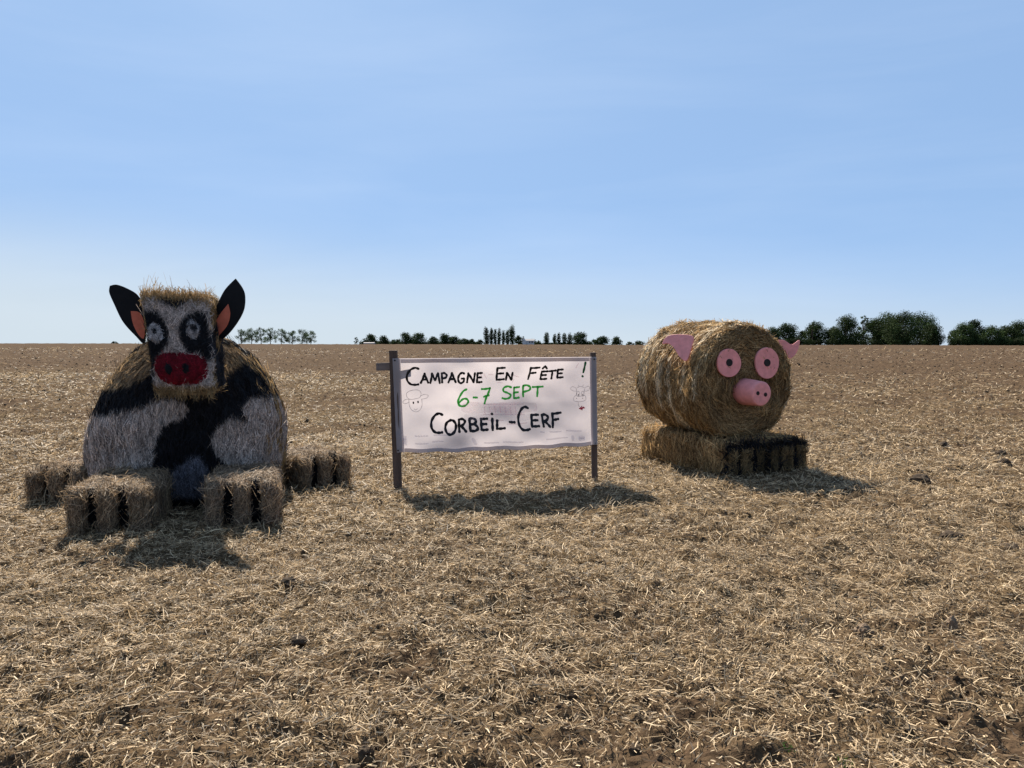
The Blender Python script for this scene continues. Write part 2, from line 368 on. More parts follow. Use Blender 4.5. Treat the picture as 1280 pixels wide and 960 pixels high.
# ------------------------------------------------------------------ straw cow
CB = A(-3.43, 8.0, 0)
cow = thing('straw_cow', 'large seated cow figure of straw bales painted black and white with red muzzle', 'straw figure', CB)
prof = [(.02, -.06), (.5, -.06), (.93, -.05), (1.0, .05), (1.03, .2), (1.045, .35), (1.05, .5), (1.045, .65), (1.02, .8), (.985, .92), (.94, 1.04), (.885, 1.15), (.81, 1.27), (.72, 1.38), (.61, 1.48), (.48, 1.57), (.34, 1.63), (.18, 1.665), (.02, 1.68)]
pz = np.array(prof); tt = np.linspace(0, len(prof) - 1, 70); prof2 = np.stack([np.interp(tt, np.arange(len(prof)), pz[:, k]) for k in (0, 1)], -1)
BV, BQ = revolve(prof2, 110); BV = BV * A(1, .88, 1); BV[:, :2] *= (.935 - .035 * sstep(.85, 1.3, BV[:, 2]))[:, None]
BV[:, 0] += .06 * sstep(.1, 1.4, BV[:, 2]); BV += CB
z1 = lambda pts: [(u / 2.4, 330 + v / 2.4) for u, v in pts]
P_NATL = z1([(300, 385), (330, 320), (430, 240), (470, 260), (450, 330), (390, 365)])
P_NATR = z1([(640, 225), (700, 255), (745, 285), (690, 320), (655, 345)])
P_WL = z1([(235, 462), (290, 458), (400, 442), (480, 412), (545, 412), (570, 440), (540, 465), (490, 485), (462, 525), (458, 590), (430, 618), (330, 632), (230, 650)])
P_WR = z1([(900, 400), (842, 398), (742, 408), (724, 440), (752, 474), (690, 462), (650, 495), (638, 535), (650, 575), (690, 610), (770, 612), (820, 600), (900, 600)])
P_BLUE = z1([(470, 650), (535, 612), (565, 588), (600, 580), (626, 615), (622, 700), (480, 705)])
P_CHIN = z1([(455, 330), (600, 330), (655, 400), (560, 420), (500, 410), (455, 395)])
def body_col(P, N):
    wob = 3.0 * noise3(P * 14); sx, sy = stencil(P); sx = sx + wob; sy = sy + 2.5 * noise3(P * 14 + 50)
    nat = natural(P); blk = BLK * np.ones_like(P)
    c = blk.copy()
    front = (P[:, 1] < CB[1] + .25)
    for poly, colr in ((P_WL, WHITE), (P_WR, WHITE), (P_BLUE, BLUE)):
        k = inside(sx, sy, poly); c[k] = colr * (1 + .25 * noise3(P * 8)[k, None])
    for poly in (P_NATL, P_NATR):
        k = inside(sx, sy, poly); c[k] = nat[k] * .62 + WHITE * .12
    back = ~front; blot = noise3(P * 1.3 + 7) > .15
    c[back] = np.where(blot[back, None], blk[back], nat[back])
    rim = np.abs(N[:, 1]) < .22; rr = rim & (noise3(P * A(11, 11, 3)) > -.05); c[rr] = nat[rr]
    return c
def body_dir(P, N):
    T = np.zeros_like(P); T[:, 2] = 1; d = P - CB; lean = np.sign(d[:, 0])[:, None] * A(1., 0, 0) * sstep(.9, 1.4, P[:, 2])[:, None] * 1.1
    return T - lean
S = Soup(); thatch(S, BV, BQ, 70000, body_dir, body_col, (.05, .17), (.005, .009), .018, .42, .02, noise=.02, freq=5)
V, Q, C, sm = S.get(); part('body', V, Q, cow, C, M_STRAW, sm)

# head: a bale stood on end, leaning; local box (x across, y depth, z up) warped onto its eight corners
HD = A(.64, .42, .92)
fTL, fTR, fBR, fBL = at(175, 369, 7.10), at(261, 373, 7.10), at(269, 491, 6.88), at(192.5, 491, 6.88)
off_t, off_b = A(-.03, .34, .03), A(-.04, .36, .04)
def head_warp(P):
    u, w, v = (P[:, :1] / HD[0] + .5), (P[:, 1:2] / HD[1] + .5), (P[:, 2:] / HD[2] + .5)
    top = fTL * (1 - u) + fTR * u + off_t * w; bot = fBL * (1 - u) + fBR * u + off_b * w
    return bot * (1 - v) + top * v
def z2uv(x, y):
    v = (y - 208) / 650.; return (x - (395 + 95 * v)) / (458 - 30 * v), v
def z2loc(x, y): u, v = z2uv(x, y); return (u - .5) * HD[0], (.5 - v) * HD[2]
Z2 = lambda pts: [z2loc(*p) for p in pts]
E_L = Z2([(405, 315), (500, 308), (560, 370), (592, 450), (590, 525), (540, 600), (505, 640), (492, 700), (462, 730), (430, 640), (405, 450)])
E_R = Z2([(720, 322), (800, 298), (842, 325), (860, 420), (885, 560), (885, 640), (850, 650), (800, 600), (722, 592), (680, 530), (655, 450), (665, 380)])
E_T = Z2([(480, 150), (760, 150), (720, 235), (680, 270), (630, 298), (580, 270), (520, 235)])
def head_col(P, N):
    nat = natural(P); c = nat.copy(); x = P[:, 0] + .008 * noise3(P * 30); z = P[:, 2] + .008 * noise3(P * 30 + 9)
    front = N[:, 1] < -.45
    face = front & (z > -.40) & (z < .45)
    c[face] = WHITE * (1.02 + .25 * noise3(P * 16)[face, None])
    for e in (E_L, E_R, E_T): k = face & inside(x, z, e); c[k] = BLK
    side = (N[:, 0] < -.6) | (N[:, 0] > .6); k = side & (noise3(P * 4) > -.1) & (z < .2); c[k] = BLK * 2
    return c
def head_dir(P, N): return A(.15, 0, 1) + np.zeros_like(P)
hv, hq = rounded_box(HD, .06, 16)
S = Soup(); thatch(S, hv, hq, 11000, head_dir, head_col, (.05, .15), (.003, .006), .018, .7, .02, head_warp, noise=.012, freq=9)
def fringe(n, zc, down, spread=.02):
    P = np.stack([rng.uniform(-.31, .31, n), rng.uniform(-.2, .2, n), np.full(n, zc) + rng.normal(0, spread, n)], -1)
    edge = rng.random(n) < .6; P[:, 1] = np.where(edge, -.2 + rng.normal(0, .012, n), P[:, 1])
    T = np.stack([rng.normal(0, .55, n), rng.normal(-.15, .4, n), np.full(n, -1. if down else 1.)], -1)
    N = unit(np.cross(unit(T), A(1, .2, 0))); L = rng.uniform(.035, .12, n)
    V, Q = strands(P, N, T, L, rng.uniform(.003, .006, n), np.zeros(n), np.zeros(n), rng.normal(0, .015, n))
    return head_warp(V), Q, np.repeat(natural(P, .85) * rng.uniform(.6, 1.4, (n, 1)), 6, 0)
S.add(*fringe(1300, .46, False, .035), False); S.add(*fringe(520, -.45, True, .03), False)
# a few long wisps standing up from the crown
n = 14; P = np.stack([rng.normal(-.22, .07, n), rng.uniform(-.18, .1, n), rng.uniform(.5, .58, n)], -1)
V, Q = strands(P, np.tile(A(0, -1., 0), (n, 1)), np.stack([rng.normal(0, .35, n), rng.normal(0, .2, n), np.ones(n)], -1), rng.uniform(.12, .3, n), np.full(n, .004), np.zeros(n), np.zeros(n), rng.normal(0, .02, n)); S.add(head_warp(V), Q, NAT, False)
V, Q, C, sm = S.get(); head = part('head', V, Q, cow, C, M_STRAW, sm)

def dome(cx, cz, rx, rz, dep, p=2.0, y0=-.205, nr=10, na=40):
    V = []
    for i in range(nr + 1):
        r = i / nr; h = dep * (1 - r ** 3)
        a = np.arange(na) / na * 2 * math.pi; c, s = np.cos(a), np.sin(a)
        e = (np.abs(c) ** p + np.abs(s) ** p) ** (-1 / p); rr = max(r, .02)
        V.append(np.stack([cx + rx * rr * e * c, np.full(na, y0 - h), cz + rz * rr * e * s], -1))
    return np.concatenate(V), grid_quads(nr + 1, na, True)
def patch(name, px, py, rx, ry, dep, colf, n, p=2.0, y0=-.216):
    x, z = z2loc(px, py); v, q = dome(x, z, rx / 458 * HD[0], ry / 650 * HD[2], dep, p, y0)
    q = q[:, ::-1]
    nn = np.cross(v[q[0, 2]] - v[q[0, 0]], v[q[0, 3]] - v[q[0, 1]])
    if nn[1] > 0: q = q[:, ::-1]
    S = Soup(); thatch(S, v, q, n, head_dir, lambda P, N: colf(P, x, z), (.02, .07), (.003, .005), .01, .9, .01, head_warp, .8, .004, 20)
    V, Q, C, sm = S.get(); return part(name, V, Q, head, C, M_STRAW, sm)
patch('muzzle', 682, 697, 192, 112, .045, lambda P, x, z: RED * (1 + .3 * noise3(P * 25)[:, None]), 1800, 2.6)
for px, py in ((603, 697), (720, 693)):
    patch('nostril', px, py, 25, 34, .012, lambda P, x, z: BLK * (1 + 0 * P), 60, 2, -.262)
for px, py, rx, ry, qx, qy, qr in ((500, 465, 50, 64, 497, 447, .028), (750, 430, 47, 67, 762, 415, .036)):
    ex, ez = z2loc(qx, qy)
    def ecol(P, x, z, ex=ex, ez=ez, qr=qr):
        c = A(.37, .345, .335) * (1 + .35 * noise3(P * 30)[:, None]); k = np.hypot(P[:, 0] - ex, P[:, 2] - ez) < qr; c[k] = BLK; return c
    patch('eye', px, py, rx, ry, .016, ecol, 420)

def catmull(pts, m=6, closed=True):
    pts = [np.asarray(p, float) for p in pts]; n = len(pts); out = []
    rngk = range(n if closed else n - 1)
    for i in rngk:
        if closed: p0, p1, p2, p3 = pts[i - 1], pts[i], pts[(i + 1) % n], pts[(i + 2) % n]
        else: p0, p1, p2, p3 = pts[max(i - 1, 0)], pts[i], pts[i + 1], pts[min(i + 2, n - 1)]
        for k in range(m):
            t = k / m; out.append(.5 * (2 * p1 + (p2 - p0) * t + (2 * p0 - 5 * p1 + 4 * p2 - p3) * t * t + (3 * p1 - p0 - 3 * p2 + p3) * t ** 3))
    if not closed: out.append(pts[-1])
    return out
def plate(name, outline, nrm, thick, mat, parent, bulge=None):
    """A flat cut-out board: outline points in world space, thickness along nrm (front at the outline)."""
    r = parent
    while r.parent: r = r.parent
    nrm = unit(np.asarray(nrm, float)); bm = bmesh.new(); pts = [np.asarray(p) - ORIGIN[r.name] for p in outline]
    f = bm.faces.new([bm.verts.new(p) for p in pts]); f.normal_update()
    if np.dot(np.array(f.normal), nrm) < 0: f.normal_flip()
    g = bm.faces.new([bm.verts.new(p - nrm * thick) for p in pts]); g.normal_update()
    fv, gv = list(bm.verts)[:len(pts)], list(bm.verts)[len(pts):]
    for i in range(len(pts)):
        j = (i + 1) % len(pts); bm.faces.new((fv[i], fv[j], gv[j], gv[i]))
    bmesh.ops.recalc_face_normals(bm, faces=bm.faces)
    bmesh.ops.bevel(bm, geom=[e for e in bm.edges if e.calc_face_angle(0) > 1.2 and len(e.link_faces) == 2 and (f in e.link_faces)], offset=min(.003, thick * .2), segments=1, affect='EDGES')
    me = bpy.data.meshes.new(name); bm.to_mesh(me); bm.free(); me.materials.append(mat)
    o = bpy.data.objects.new(name, me); COL.objects.link(o); o.parent = parent; return o
ZZ2 = lambda pts: [(100 + u / 5.3333, 330 + v / 5.3333) for u, v in pts]
earL = ZZ2([(198, 145), (245, 137), (320, 165), (385, 208), (425, 290), (440, 400), (428, 528), (370, 480), (285, 385), (228, 270), (194, 190)])
inL = ZZ2([(338, 314), (395, 322), (425, 380), (432, 460), (420, 498), (385, 465), (352, 395)])
earR = ZZ2([(1035, 97), (1080, 160), (1097, 220), (1087, 310), (1035, 405), (962, 488), (880, 530), (850, 480), (855, 410), (880, 350), (915, 265), (965, 170)])
inR = ZZ2([(987, 266), (1000, 330), (985, 400), (940, 460), (875, 525), (858, 500), (875, 450), (925, 345)])
for outer, inner, tipc, sgn in ((earL, inL, 0, -1), (earR, inR, 0, 1)):
    n0 = unit(A(.28 if sgn < 0 else -.12, -1, .06)); p0 = at(185, 410, 7.24) if sgn < 0 else at(262, 410, 7.24)
    pts = [hit(x, y, p0, n0) for x, y in outer]; k = 6
    # keep the tips sharp: smooth all but the first point
    sm_ = catmull(pts + [pts[0]], 5, False)[:-1]
    e = plate('ear', sm_, n0, .018, M_BLACK, cow)
    plate('inner_ear', catmull([hit(x, y, p0 + n0 * .007, n0) for x, y in inner + [inner[0]]], 4, False)[:-1], n0, .006, M_EARRED, e)

def straw_box(S, centre, f, dim, r, n, colf, seg=14, wf=None, **kw):
    """straw covered bale: dim = (width, length, height), f = horizontal facing of its -y end"""
    f = unit(A(f[0], f[1], 0)); side = A(-f[1], f[0], 0); R = np.stack([side, -f, A(0, 0, 1)], 0)
    X = lambda P: P @ R + centre
    v, q = rounded_box(dim, r, seg)
    thatch(S, v, q, n, wf or (lambda P, N: A(.2, .25, 1) + rng.normal(0, .5, P.shape)), colf, xform=X, **kw)
    return X
def cow_leg(fx, fy, facing, w, h, ln, tone):
    """front bottom middle (fx, fy) on the ground; three toes at the end, black between them"""
    f = unit(A(facing[0], facing[1], 0)); base = A(fx, fy, -.03)
    S = Soup(); c = base - f * (ln / 2 + .10) + A(0, 0, h / 2)
    def lc(P, N):
        col = natural(P, .76) * (1 - tone) + WHITE * .72 * tone; k = (N[:, 1] < -.5) & (P[:, 1] < -ln / 2 + .09); col[k] = BLK; return col
    straw_box(S, c, f, (w * .97, ln, h * .97), .07, 5200, lc, L=(.08, .22), W=(.004, .007), lift=.025, sg=.5, stray=.06, noise=.018)
    V, Q, C, sm = S.get(); leg = part('leg', V, Q, cow, C, M_STRAW, sm)
    side = A(-f[1], f[0], 0); tw = w * .185
    for k in (-1, 0, 1):
        S = Soup()
        cc = base - f * .09 + side * k * w * .385 + A(0, 0, h / 2 + random.uniform(-.012, .012))
        straw_box(S, cc, f, (tw, .24, h * 1.01), .07, 900, lambda P, N: natural(P + k, .76) * (1 - tone) + WHITE * .72 * tone, seg=8, L=(.06, .2), W=(.004, .007), lift=.022, sg=.45, stray=.07, noise=.012, dark=.6)
        V, Q, C, sm = S.get(); part('toe', V, Q, leg, C, M_STRAW, sm)
cow_leg(-3.30, 6.12, (.24, -1), .60, .43, 1.0, .3)
cow_leg(-2.33, 6.48, (.28, -1), .59, .42, .9, .38)
cow_leg(-4.49, 7.42, (.05, -1), .56, .37, .7, .32)
cow_leg(-2.03, 8.22, (.62, -.75), .60, .38, .8, .3)

# ------------------------------------------------------------------ straw pig
pf = unit(A(.40, -.917, -.03)); ps = unit(A(.917, .40, 0)); pu = np.cross(ps, pf) * -1
if pu[2] < 0: pu = -pu
PC = A(2.86, 9.26, 1.095)                                   # middle of the face
pig = thing('straw_pig', 'round straw bale dressed as a pig with pink snout, eyes and ears', 'straw figure', A(2.7, 9.7, 0))
PR, PL = .695, 1.36
pp = [(.01, 0)] + [(r, .0 - .0) for r in np.linspace(.06, PR - .065, 12)] + [(PR - .065 + .065 * math.sin(t), .065 - .065 * math.cos(t)) for t in np.linspace(.2, 1.57, 6)] + [(PR + .012 * math.sin(a * 9), a) for a in np.linspace(.14, PL - .1, 30)] + [(PR - .09 + .09 * math.cos(t), PL - .09 + .09 * math.sin(t)) for t in np.linspace(.2, 1.5, 5)] + [(r, PL) for r in np.linspace(PR - .12, .01, 8)]
pv, pq = revolve(pp, 96)                                     # local: x=side, y=up, z = distance back
pw = pv[pq]; pn = np.cross(pw[:, 2] - pw[:, 0], pw[:, 3] - pw[:, 1])
if np.sum(pn * (pw.mean(1) - A(0, 0, PL / 2))) < 0: pq = pq[:, ::-1]
pv[:, 1] -= .02 * np.cos(np.arctan2(pv[:, 1], pv[:, 0]) * 2) * (pv[:, 1] < 0)
def pig_x(P): return PC + P[:, :1] * ps + P[:, 1:2] * pu - P[:, 2:] * pf
def pig_dir(P, N):
    T = np.stack([-P[:, 1], P[:, 0], np.zeros(len(P))], -1); T[np.linalg.norm(T, axis=1) < .01] = A(1, 0, 0); return T
def pig_col(P, N):
    c = natural(P, .92); side = np.abs(N[:, 2]) < .5
    st = sstep(.1, .6, noise3(np.stack([P[:, 2] * 16, P[:, 0] * 1.5, P[:, 1] * 1.5], -1)))[:, None] * .75
    pale = A(.80, .68, .48); c = np.where(side[:, None], c * (1 - st) + pale * st, c * .92); return c  # pale side streaks paint in the sunlit sheen of the wrapped bale
S = Soup(); thatch(S, pv, pq, 34000, pig_dir, pig_col, (.09, .30), (.006, .012), .032, .48, .012, pig_x, noise=.022, freq=7)
n = 1100; a = rng.normal(1.57, .6, n); P = np.stack([PR * np.cos(a), PR * np.sin(a), rng.uniform(.02, PL, n)], -1); N = unit(P * A(1, 1, 0))
V, Q = strands(P, np.cross(N, unit(rng.normal(0, 1, (n, 3)))), N + rng.normal(0, .5, (n, 3)), rng.uniform(.06, .2, n), np.full(n, .0045), np.zeros(n), np.zeros(n), rng.normal(0, .015, n)); S.add(pig_x(V), Q, NAT * 1.1, False)
V, Q, C, sm = S.get(); part('body', V, Q, pig, C, M_STRAW, sm)

face0 = PC + pf * .066
def disc_outline(cx, cy, rx, ry, n0=face0, ph=0, lump=0.0):
    return [hit(cx + rx * (1 + lump * math.sin(3 * t + ph)) * math.cos(t), cy + ry * math.sin(t), n0, pf) for t in np.linspace(0, 2 * math.pi, 40, endpoint=False)]
for cx, cy, rx, ry, ph in ((911.6, 453.7, 14.8, 17.8, 1.0), (959, 453.8, 14.8, 19.6, 2.5)):
    e = plate('eye', disc_outline(cx, cy, rx, ry, face0, ph, .025), pf, .022, M_PINK, pig)
    plate('pupil', disc_outline(cx + .4, cy - .4, 4.0, 4.7, face0 + pf * .006), pf, .007, M_PUPIL, e)
sc0 = hit(952.3, 492.3, PC + pf * .33, pf)
sprof = [(.006, 0), (.05, -.001), (.1, -.001), (.132, .001), (.141, .006), (.146, .014), (.152, .10), (.158, .2), (.163, .33), (.10, .345), (.006, .345)]
sv, sq = revolve(sprof, 48); sw = sv[sq]; sn = np.cross(sw[:, 2] - sw[:, 0], sw[:, 3] - sw[:, 1])
if np.sum(sn * (sw.mean(1) - A(0, 0, .17))) < 0: sq = sq[:, ::-1]
snout = part('snout', sc0 + sv[:, :1] * ps + sv[:, 1:2] * pu - sv[:, 2:] * pf, sq, pig, None, M_PINK, True)
for cx, cy in ((947.7, 491.6), (957.2, 493.3)):
    plate('nostril', disc_outline(cx, cy, 2.0, 2.6, sc0 + pf * .005), pf, .006, M_PUPIL, snout)
z7 = lambda pts: [(770 + u / 3.691, 380 + v / 3.691) for u, v in pts]
n0 = unit(A(-.50, -.82, .30)); p0 = A(2.16, 9.22, 1.58)
plate('ear', catmull([hit(x, y, p0, n0) for x, y in z7([(213, 182), (240, 146), (300, 140), (356, 150), (348, 200), (332, 252), (316, 262), (290, 240), (265, 200), (240, 182)])], 4), n0, .016, M_PINK, pig)
n0 = unit(A(-.1, -1, .05)); p0 = A(3.4, 9.58, 1.55)
plate('ear', catmull([hit(x, y, p0, n0) for x, y in z7([(735, 170), (775, 166), (810, 187), (847, 166), (842, 205), (826, 236), (800, 252), (785, 225), (755, 190)])], 4), n0, .016, M_PINK, pig)

bf = A(pf[0], pf[1], 0); bf = unit(bf); bs = A(-bf[1], bf[0], 0)
corner = ground_at(906, 597); corner[2] = -.03
LW, LL, LH = .622, 1.76, .435
for k in (0, 1):
    S = Soup(); c = corner + bs * (LW * (k + .5) + .005 * k) - bf * LL / 2 + A(0, 0, LH / 2)
    def pc(P, N, k=k):
        col = natural(P + k * 3, 1.08); fr = (N[:, 1] < -.5) | (P[:, 1] < -LL / 2 + .005); col[fr] = BLK; return col
    def pd(P, N): return A(.15, .1, 1) + rng.normal(0, .45, P.shape)
    straw_box(S, c, bf, (LW, LL, LH), .05, 10000, pc, wf=pd, L=(.08, .26), W=(.006, .011), lift=.03, sg=.45, stray=.06, noise=.016)
    V, Q, C, sm = S.get(); leg = part('leg', V, Q, pig, C, M_STRAW, sm)
    for t, tw_ in (((-.215, .145), (-.01, .165), (.2, .12)) if k == 0 else ((-.2, .12), (.0, .19), (.215, .145))):
        S = Soup(); cc = corner + bs * (LW * (k + .5) + t) + bf * .0 + A(0, 0, LH * .47)
        straw_box(S, cc, bf, (tw_, .07, LH * .70), .03, 260, lambda P, N: natural(P + t * 9, .35 if tw_ < .13 else .85 if k == 0 else .7), seg=7, L=(.05, .16), W=(.004, .006), lift=.015, sg=.5, stray=.03, noise=.01)  # narrow toes get a darker colour for the shadow over them
        V, Q, C, sm = S.get(); part('toe', V, Q, leg, C, M_STRAW, sm)

# ------------------------------------------------------------------ banner on two posts
LB, RB = ground_at(497.5, 611), ground_at(743.5, 599)
sign = thing('banner_sign', 'hand lettered white cloth banner stretched between two dark wooden posts', 'banner', (LB + RB) / 2 * A(1, 1, 0))
YL, YR = LB[1], RB[1]
bTL, bTR, bBL = at(490.5, 448, YL - .05), at(745.5, 446, YR - .05), at(496, 566, YL - .05)
bU, bW = bTR - bTL, bBL - bTL; bN = unit(np.cross(bW, bU))
if bN[1] > 0: bN = -bN
bBR = hit(747, 556, bTL, bN)
def wrinkle(s, t):
    e = np.sin(np.pi * np.clip(s, 0, 1)) ** .6
    w = .048 * np.sin(3.0 * s + 5.5 * t + .6) + .022 * np.sin(14 * s + 9 * t + .5) * np.sin(4 * s + 1) + .034 * np.sin(9 * s - 6.5 * t + 1) * (.3 + .7 * t) + .012 * np.sin(19 * s + 15 * t) + .006 * np.sin(31 * s - 21 * t)
    w = w + .010 * np.exp(-np.abs(s - .5) * 60) - .008 * np.exp(-np.abs(t - .5) * 45) + .012 * np.exp(-np.abs(t - .12 - .75 * s) * 22) * np.exp(-s * 3) - .012 * np.exp(-np.abs(t - .9 + .8 * (1 - s)) * 22) * np.exp(-(1 - s) * 3)
    return w * e - .05 * e * np.sin(np.pi * t) * 0.4
def bpos(s, t, lift=0.0):
    s = np.asarray(s, float)[..., None]; t = np.asarray(t, float)[..., None]
    sag = .012 * np.sin(np.pi * s) * t
    p = (bTL * (1 - s) + bTR * s) * (1 - t) + (bBL * (1 - s) + bBR * s) * t
    return p + bN * (wrinkle(s, t) + lift) - A(0, 0, 1) * sag + A(0, 0, 1) * .006 * np.sin(s * 40) * t
def b_st(px, py):                                           # place on the cloth for a point of the layout drawing
    p = hit(px, py, bTL, bN); s = t = .5
    for _ in range(12):
        cur = (bTL * (1 - s) + bTR * s) * (1 - t) + (bBL * (1 - s) + bBR * s) * t
        ds = (bTR - bTL) * (1 - t) + (bBR - bBL) * t; dt = (bBL - bTL) * (1 - s) + (bBR - bTR) * s
        sol = np.linalg.lstsq(np.stack([ds, dt], 1), p - cur, rcond=None)[0]; s += sol[0]; t += sol[1]
    return s, t
m, n, l, b = new_mat('banner_cloth'); M_CLOTH = m
tx = n.new('ShaderNodeTexCoord'); no = n.new('ShaderNodeTexNoise'); no.inputs['Scale'].default_value = 1.6; no.inputs['Detail'].default_value = 4
l.new(tx.outputs['Object'], no.inputs['Vector']); rp = n.new('ShaderNodeValToRGB'); rp.color_ramp.elements[0].position = .35; rp.color_ramp.elements[1].position = .65
rp.color_ramp.elements[0].color = (.36, .325, .34, 1); rp.color_ramp.elements[1].color = (.48, .43, .43, 1); l.new(no.outputs['Fac'], rp.inputs[0])
l.new(rp.outputs[0], b.inputs['Base Color']); b.inputs['Roughness'].default_value = .55
t_ = n.new('ShaderNodeBsdfTranslucent'); l.new(rp.outputs[0], t_.inputs['Color']); ms = n.new('ShaderNodeMixShader'); ms.inputs[0].default_value = .5
l.new(b.outputs[0], ms.inputs[1]); l.new(t_.outputs[0], ms.inputs[2]); l.new(ms.outputs[0], n['Material Output'].inputs['Surface'])
ns, nt = 90, 40; s, t = np.meshgrid(np.linspace(0, 1, ns), np.linspace(0, 1, nt), indexing='ij')
cloth = part('banner_cloth', bpos(s.ravel(), t.ravel()), grid_quads(ns, nt), sign, None, M_CLOTH, True)
# turned-back hems
for s0, s1, t0, t1 in ((0.002, .035, .002, .998), (.966, .998, .002, .998), (.036, .965, .004, .045), (.036, .965, .955, .996)):
    ss, t2 = np.meshgrid(np.linspace(s0, s1, 4 if s1 - s0 < .1 else 60), np.linspace(t0, t1, 30 if t1 - t0 > .5 else 3), indexing='ij')
    part('hem', bpos(ss.ravel(), t2.ravel(), -.004), grid_quads(*ss.shape), cloth, None, M_CLOTH, True)

def post(p0, p1, w, d, name='post', mat=M_WOOD, top_cut=.0):
    ax = unit(p1 - p0); ln = np.linalg.norm(p1 - p0); v, q = rounded_box((w, d, ln), .006, 6)
    side = unit(np.cross(ax, A(0, 1., 0)) * 1.0); side = unit(A(1, 0, 0) - ax * ax[0]); dep = np.cross(ax, side)
    v = v + noise3(v * A(40, 40, 5))[:, None] * .003
    return part(name, (p0 + p1) / 2 + v[:, :1] * side + v[:, 1:2] * dep + v[:, 2:] * ax, q, sign, None, mat, False)
post(at(497.6, 616, YL), at(491.5, 438, YL), .088, .07)
post(at(743.3, 603, YR), at(741, 440.5, YR), .07, .07)
v, q = rounded_box((.36, .022, .085), .004, 5); pc_ = at(491, 458, YL + .045)
part('plank', pc_ + v @ np.array([[.997, 0, .03], [0, 1, 0], [-.03, 0, .997]]), q, sign, None, plain('grey_plank', (.16, .13, .115), .85, .15, 10, .3, .3, (.1, 1, 1)), False)
for px, py, Y in ((493.5, 450.5, YL), (497.5, 563, YL), (743, 449, YR), (744, 554, YR)):
    v, q = revolve([(.001, -.012), (.008, -.012), (.009, -.004), (.009, .0), (.006, .006), (.001, .006)], 12); c = at(px, py, Y - .062)
    part('nail', c + v[:, :1] * A(1, 0, 0) + v[:, 1:2] * A(0, 0, 1) - v[:, 2:] * A(0, 1, 0), q, sign, None, M_PUPIL, True)

# hand painted strokes, given as control points on the layout drawing
def ribbon(strokes, width, lift):
    """strokes: list of (list of (px, py), closed); width in metres -> soup of ribbons lying on the cloth"""
    V, Q, k = [], [], 0
    L0, L1 = np.linalg.norm(bTR - bTL), np.linalg.norm(bBL - bTL)
    for si, pts in enumerate(strokes):
        closed = False; w = width
        st = np.array([b_st(*p) for p in pts]) * A(L0, L1)
        c = np.array(catmull(list(st), 8, False)) if len(st) > 2 else np.linspace(st[0], st[-1], 7)
        d = np.gradient(c, axis=0); d = unit(d); nn = np.stack([-d[:, 1], d[:, 0]], -1)
        wv = w * (1 + .14 * np.sin(np.arange(len(c)) * .7 + si))
        c = np.concatenate([[c[0] - d[0] * w * .42, c[0] - d[0] * w * .25], c, [c[-1] + d[-1] * w * .25, c[-1] + d[-1] * w * .42]])
        nn = np.concatenate([[nn[0]] * 2, nn, [nn[-1]] * 2]); wv = np.concatenate([[w * .45, w * .85], wv, [w * .85, w * .45]])
        a, b_ = c + nn * wv[:, None] / 2, c - nn * wv[:, None] / 2
        e = np.stack([a, b_], 1).reshape(-1, 2) / A(L0, L1)
        V.append(bpos(e[:, 0], e[:, 1], lift + si * 2e-5)); m_ = len(c); i = np.arange(m_ - 1) * 2
        Q.append(np.stack([i, i + 1, i + 3, i + 2], -1) + k); k += 2 * m_
    return np.concatenate(V), np.concatenate(Q)
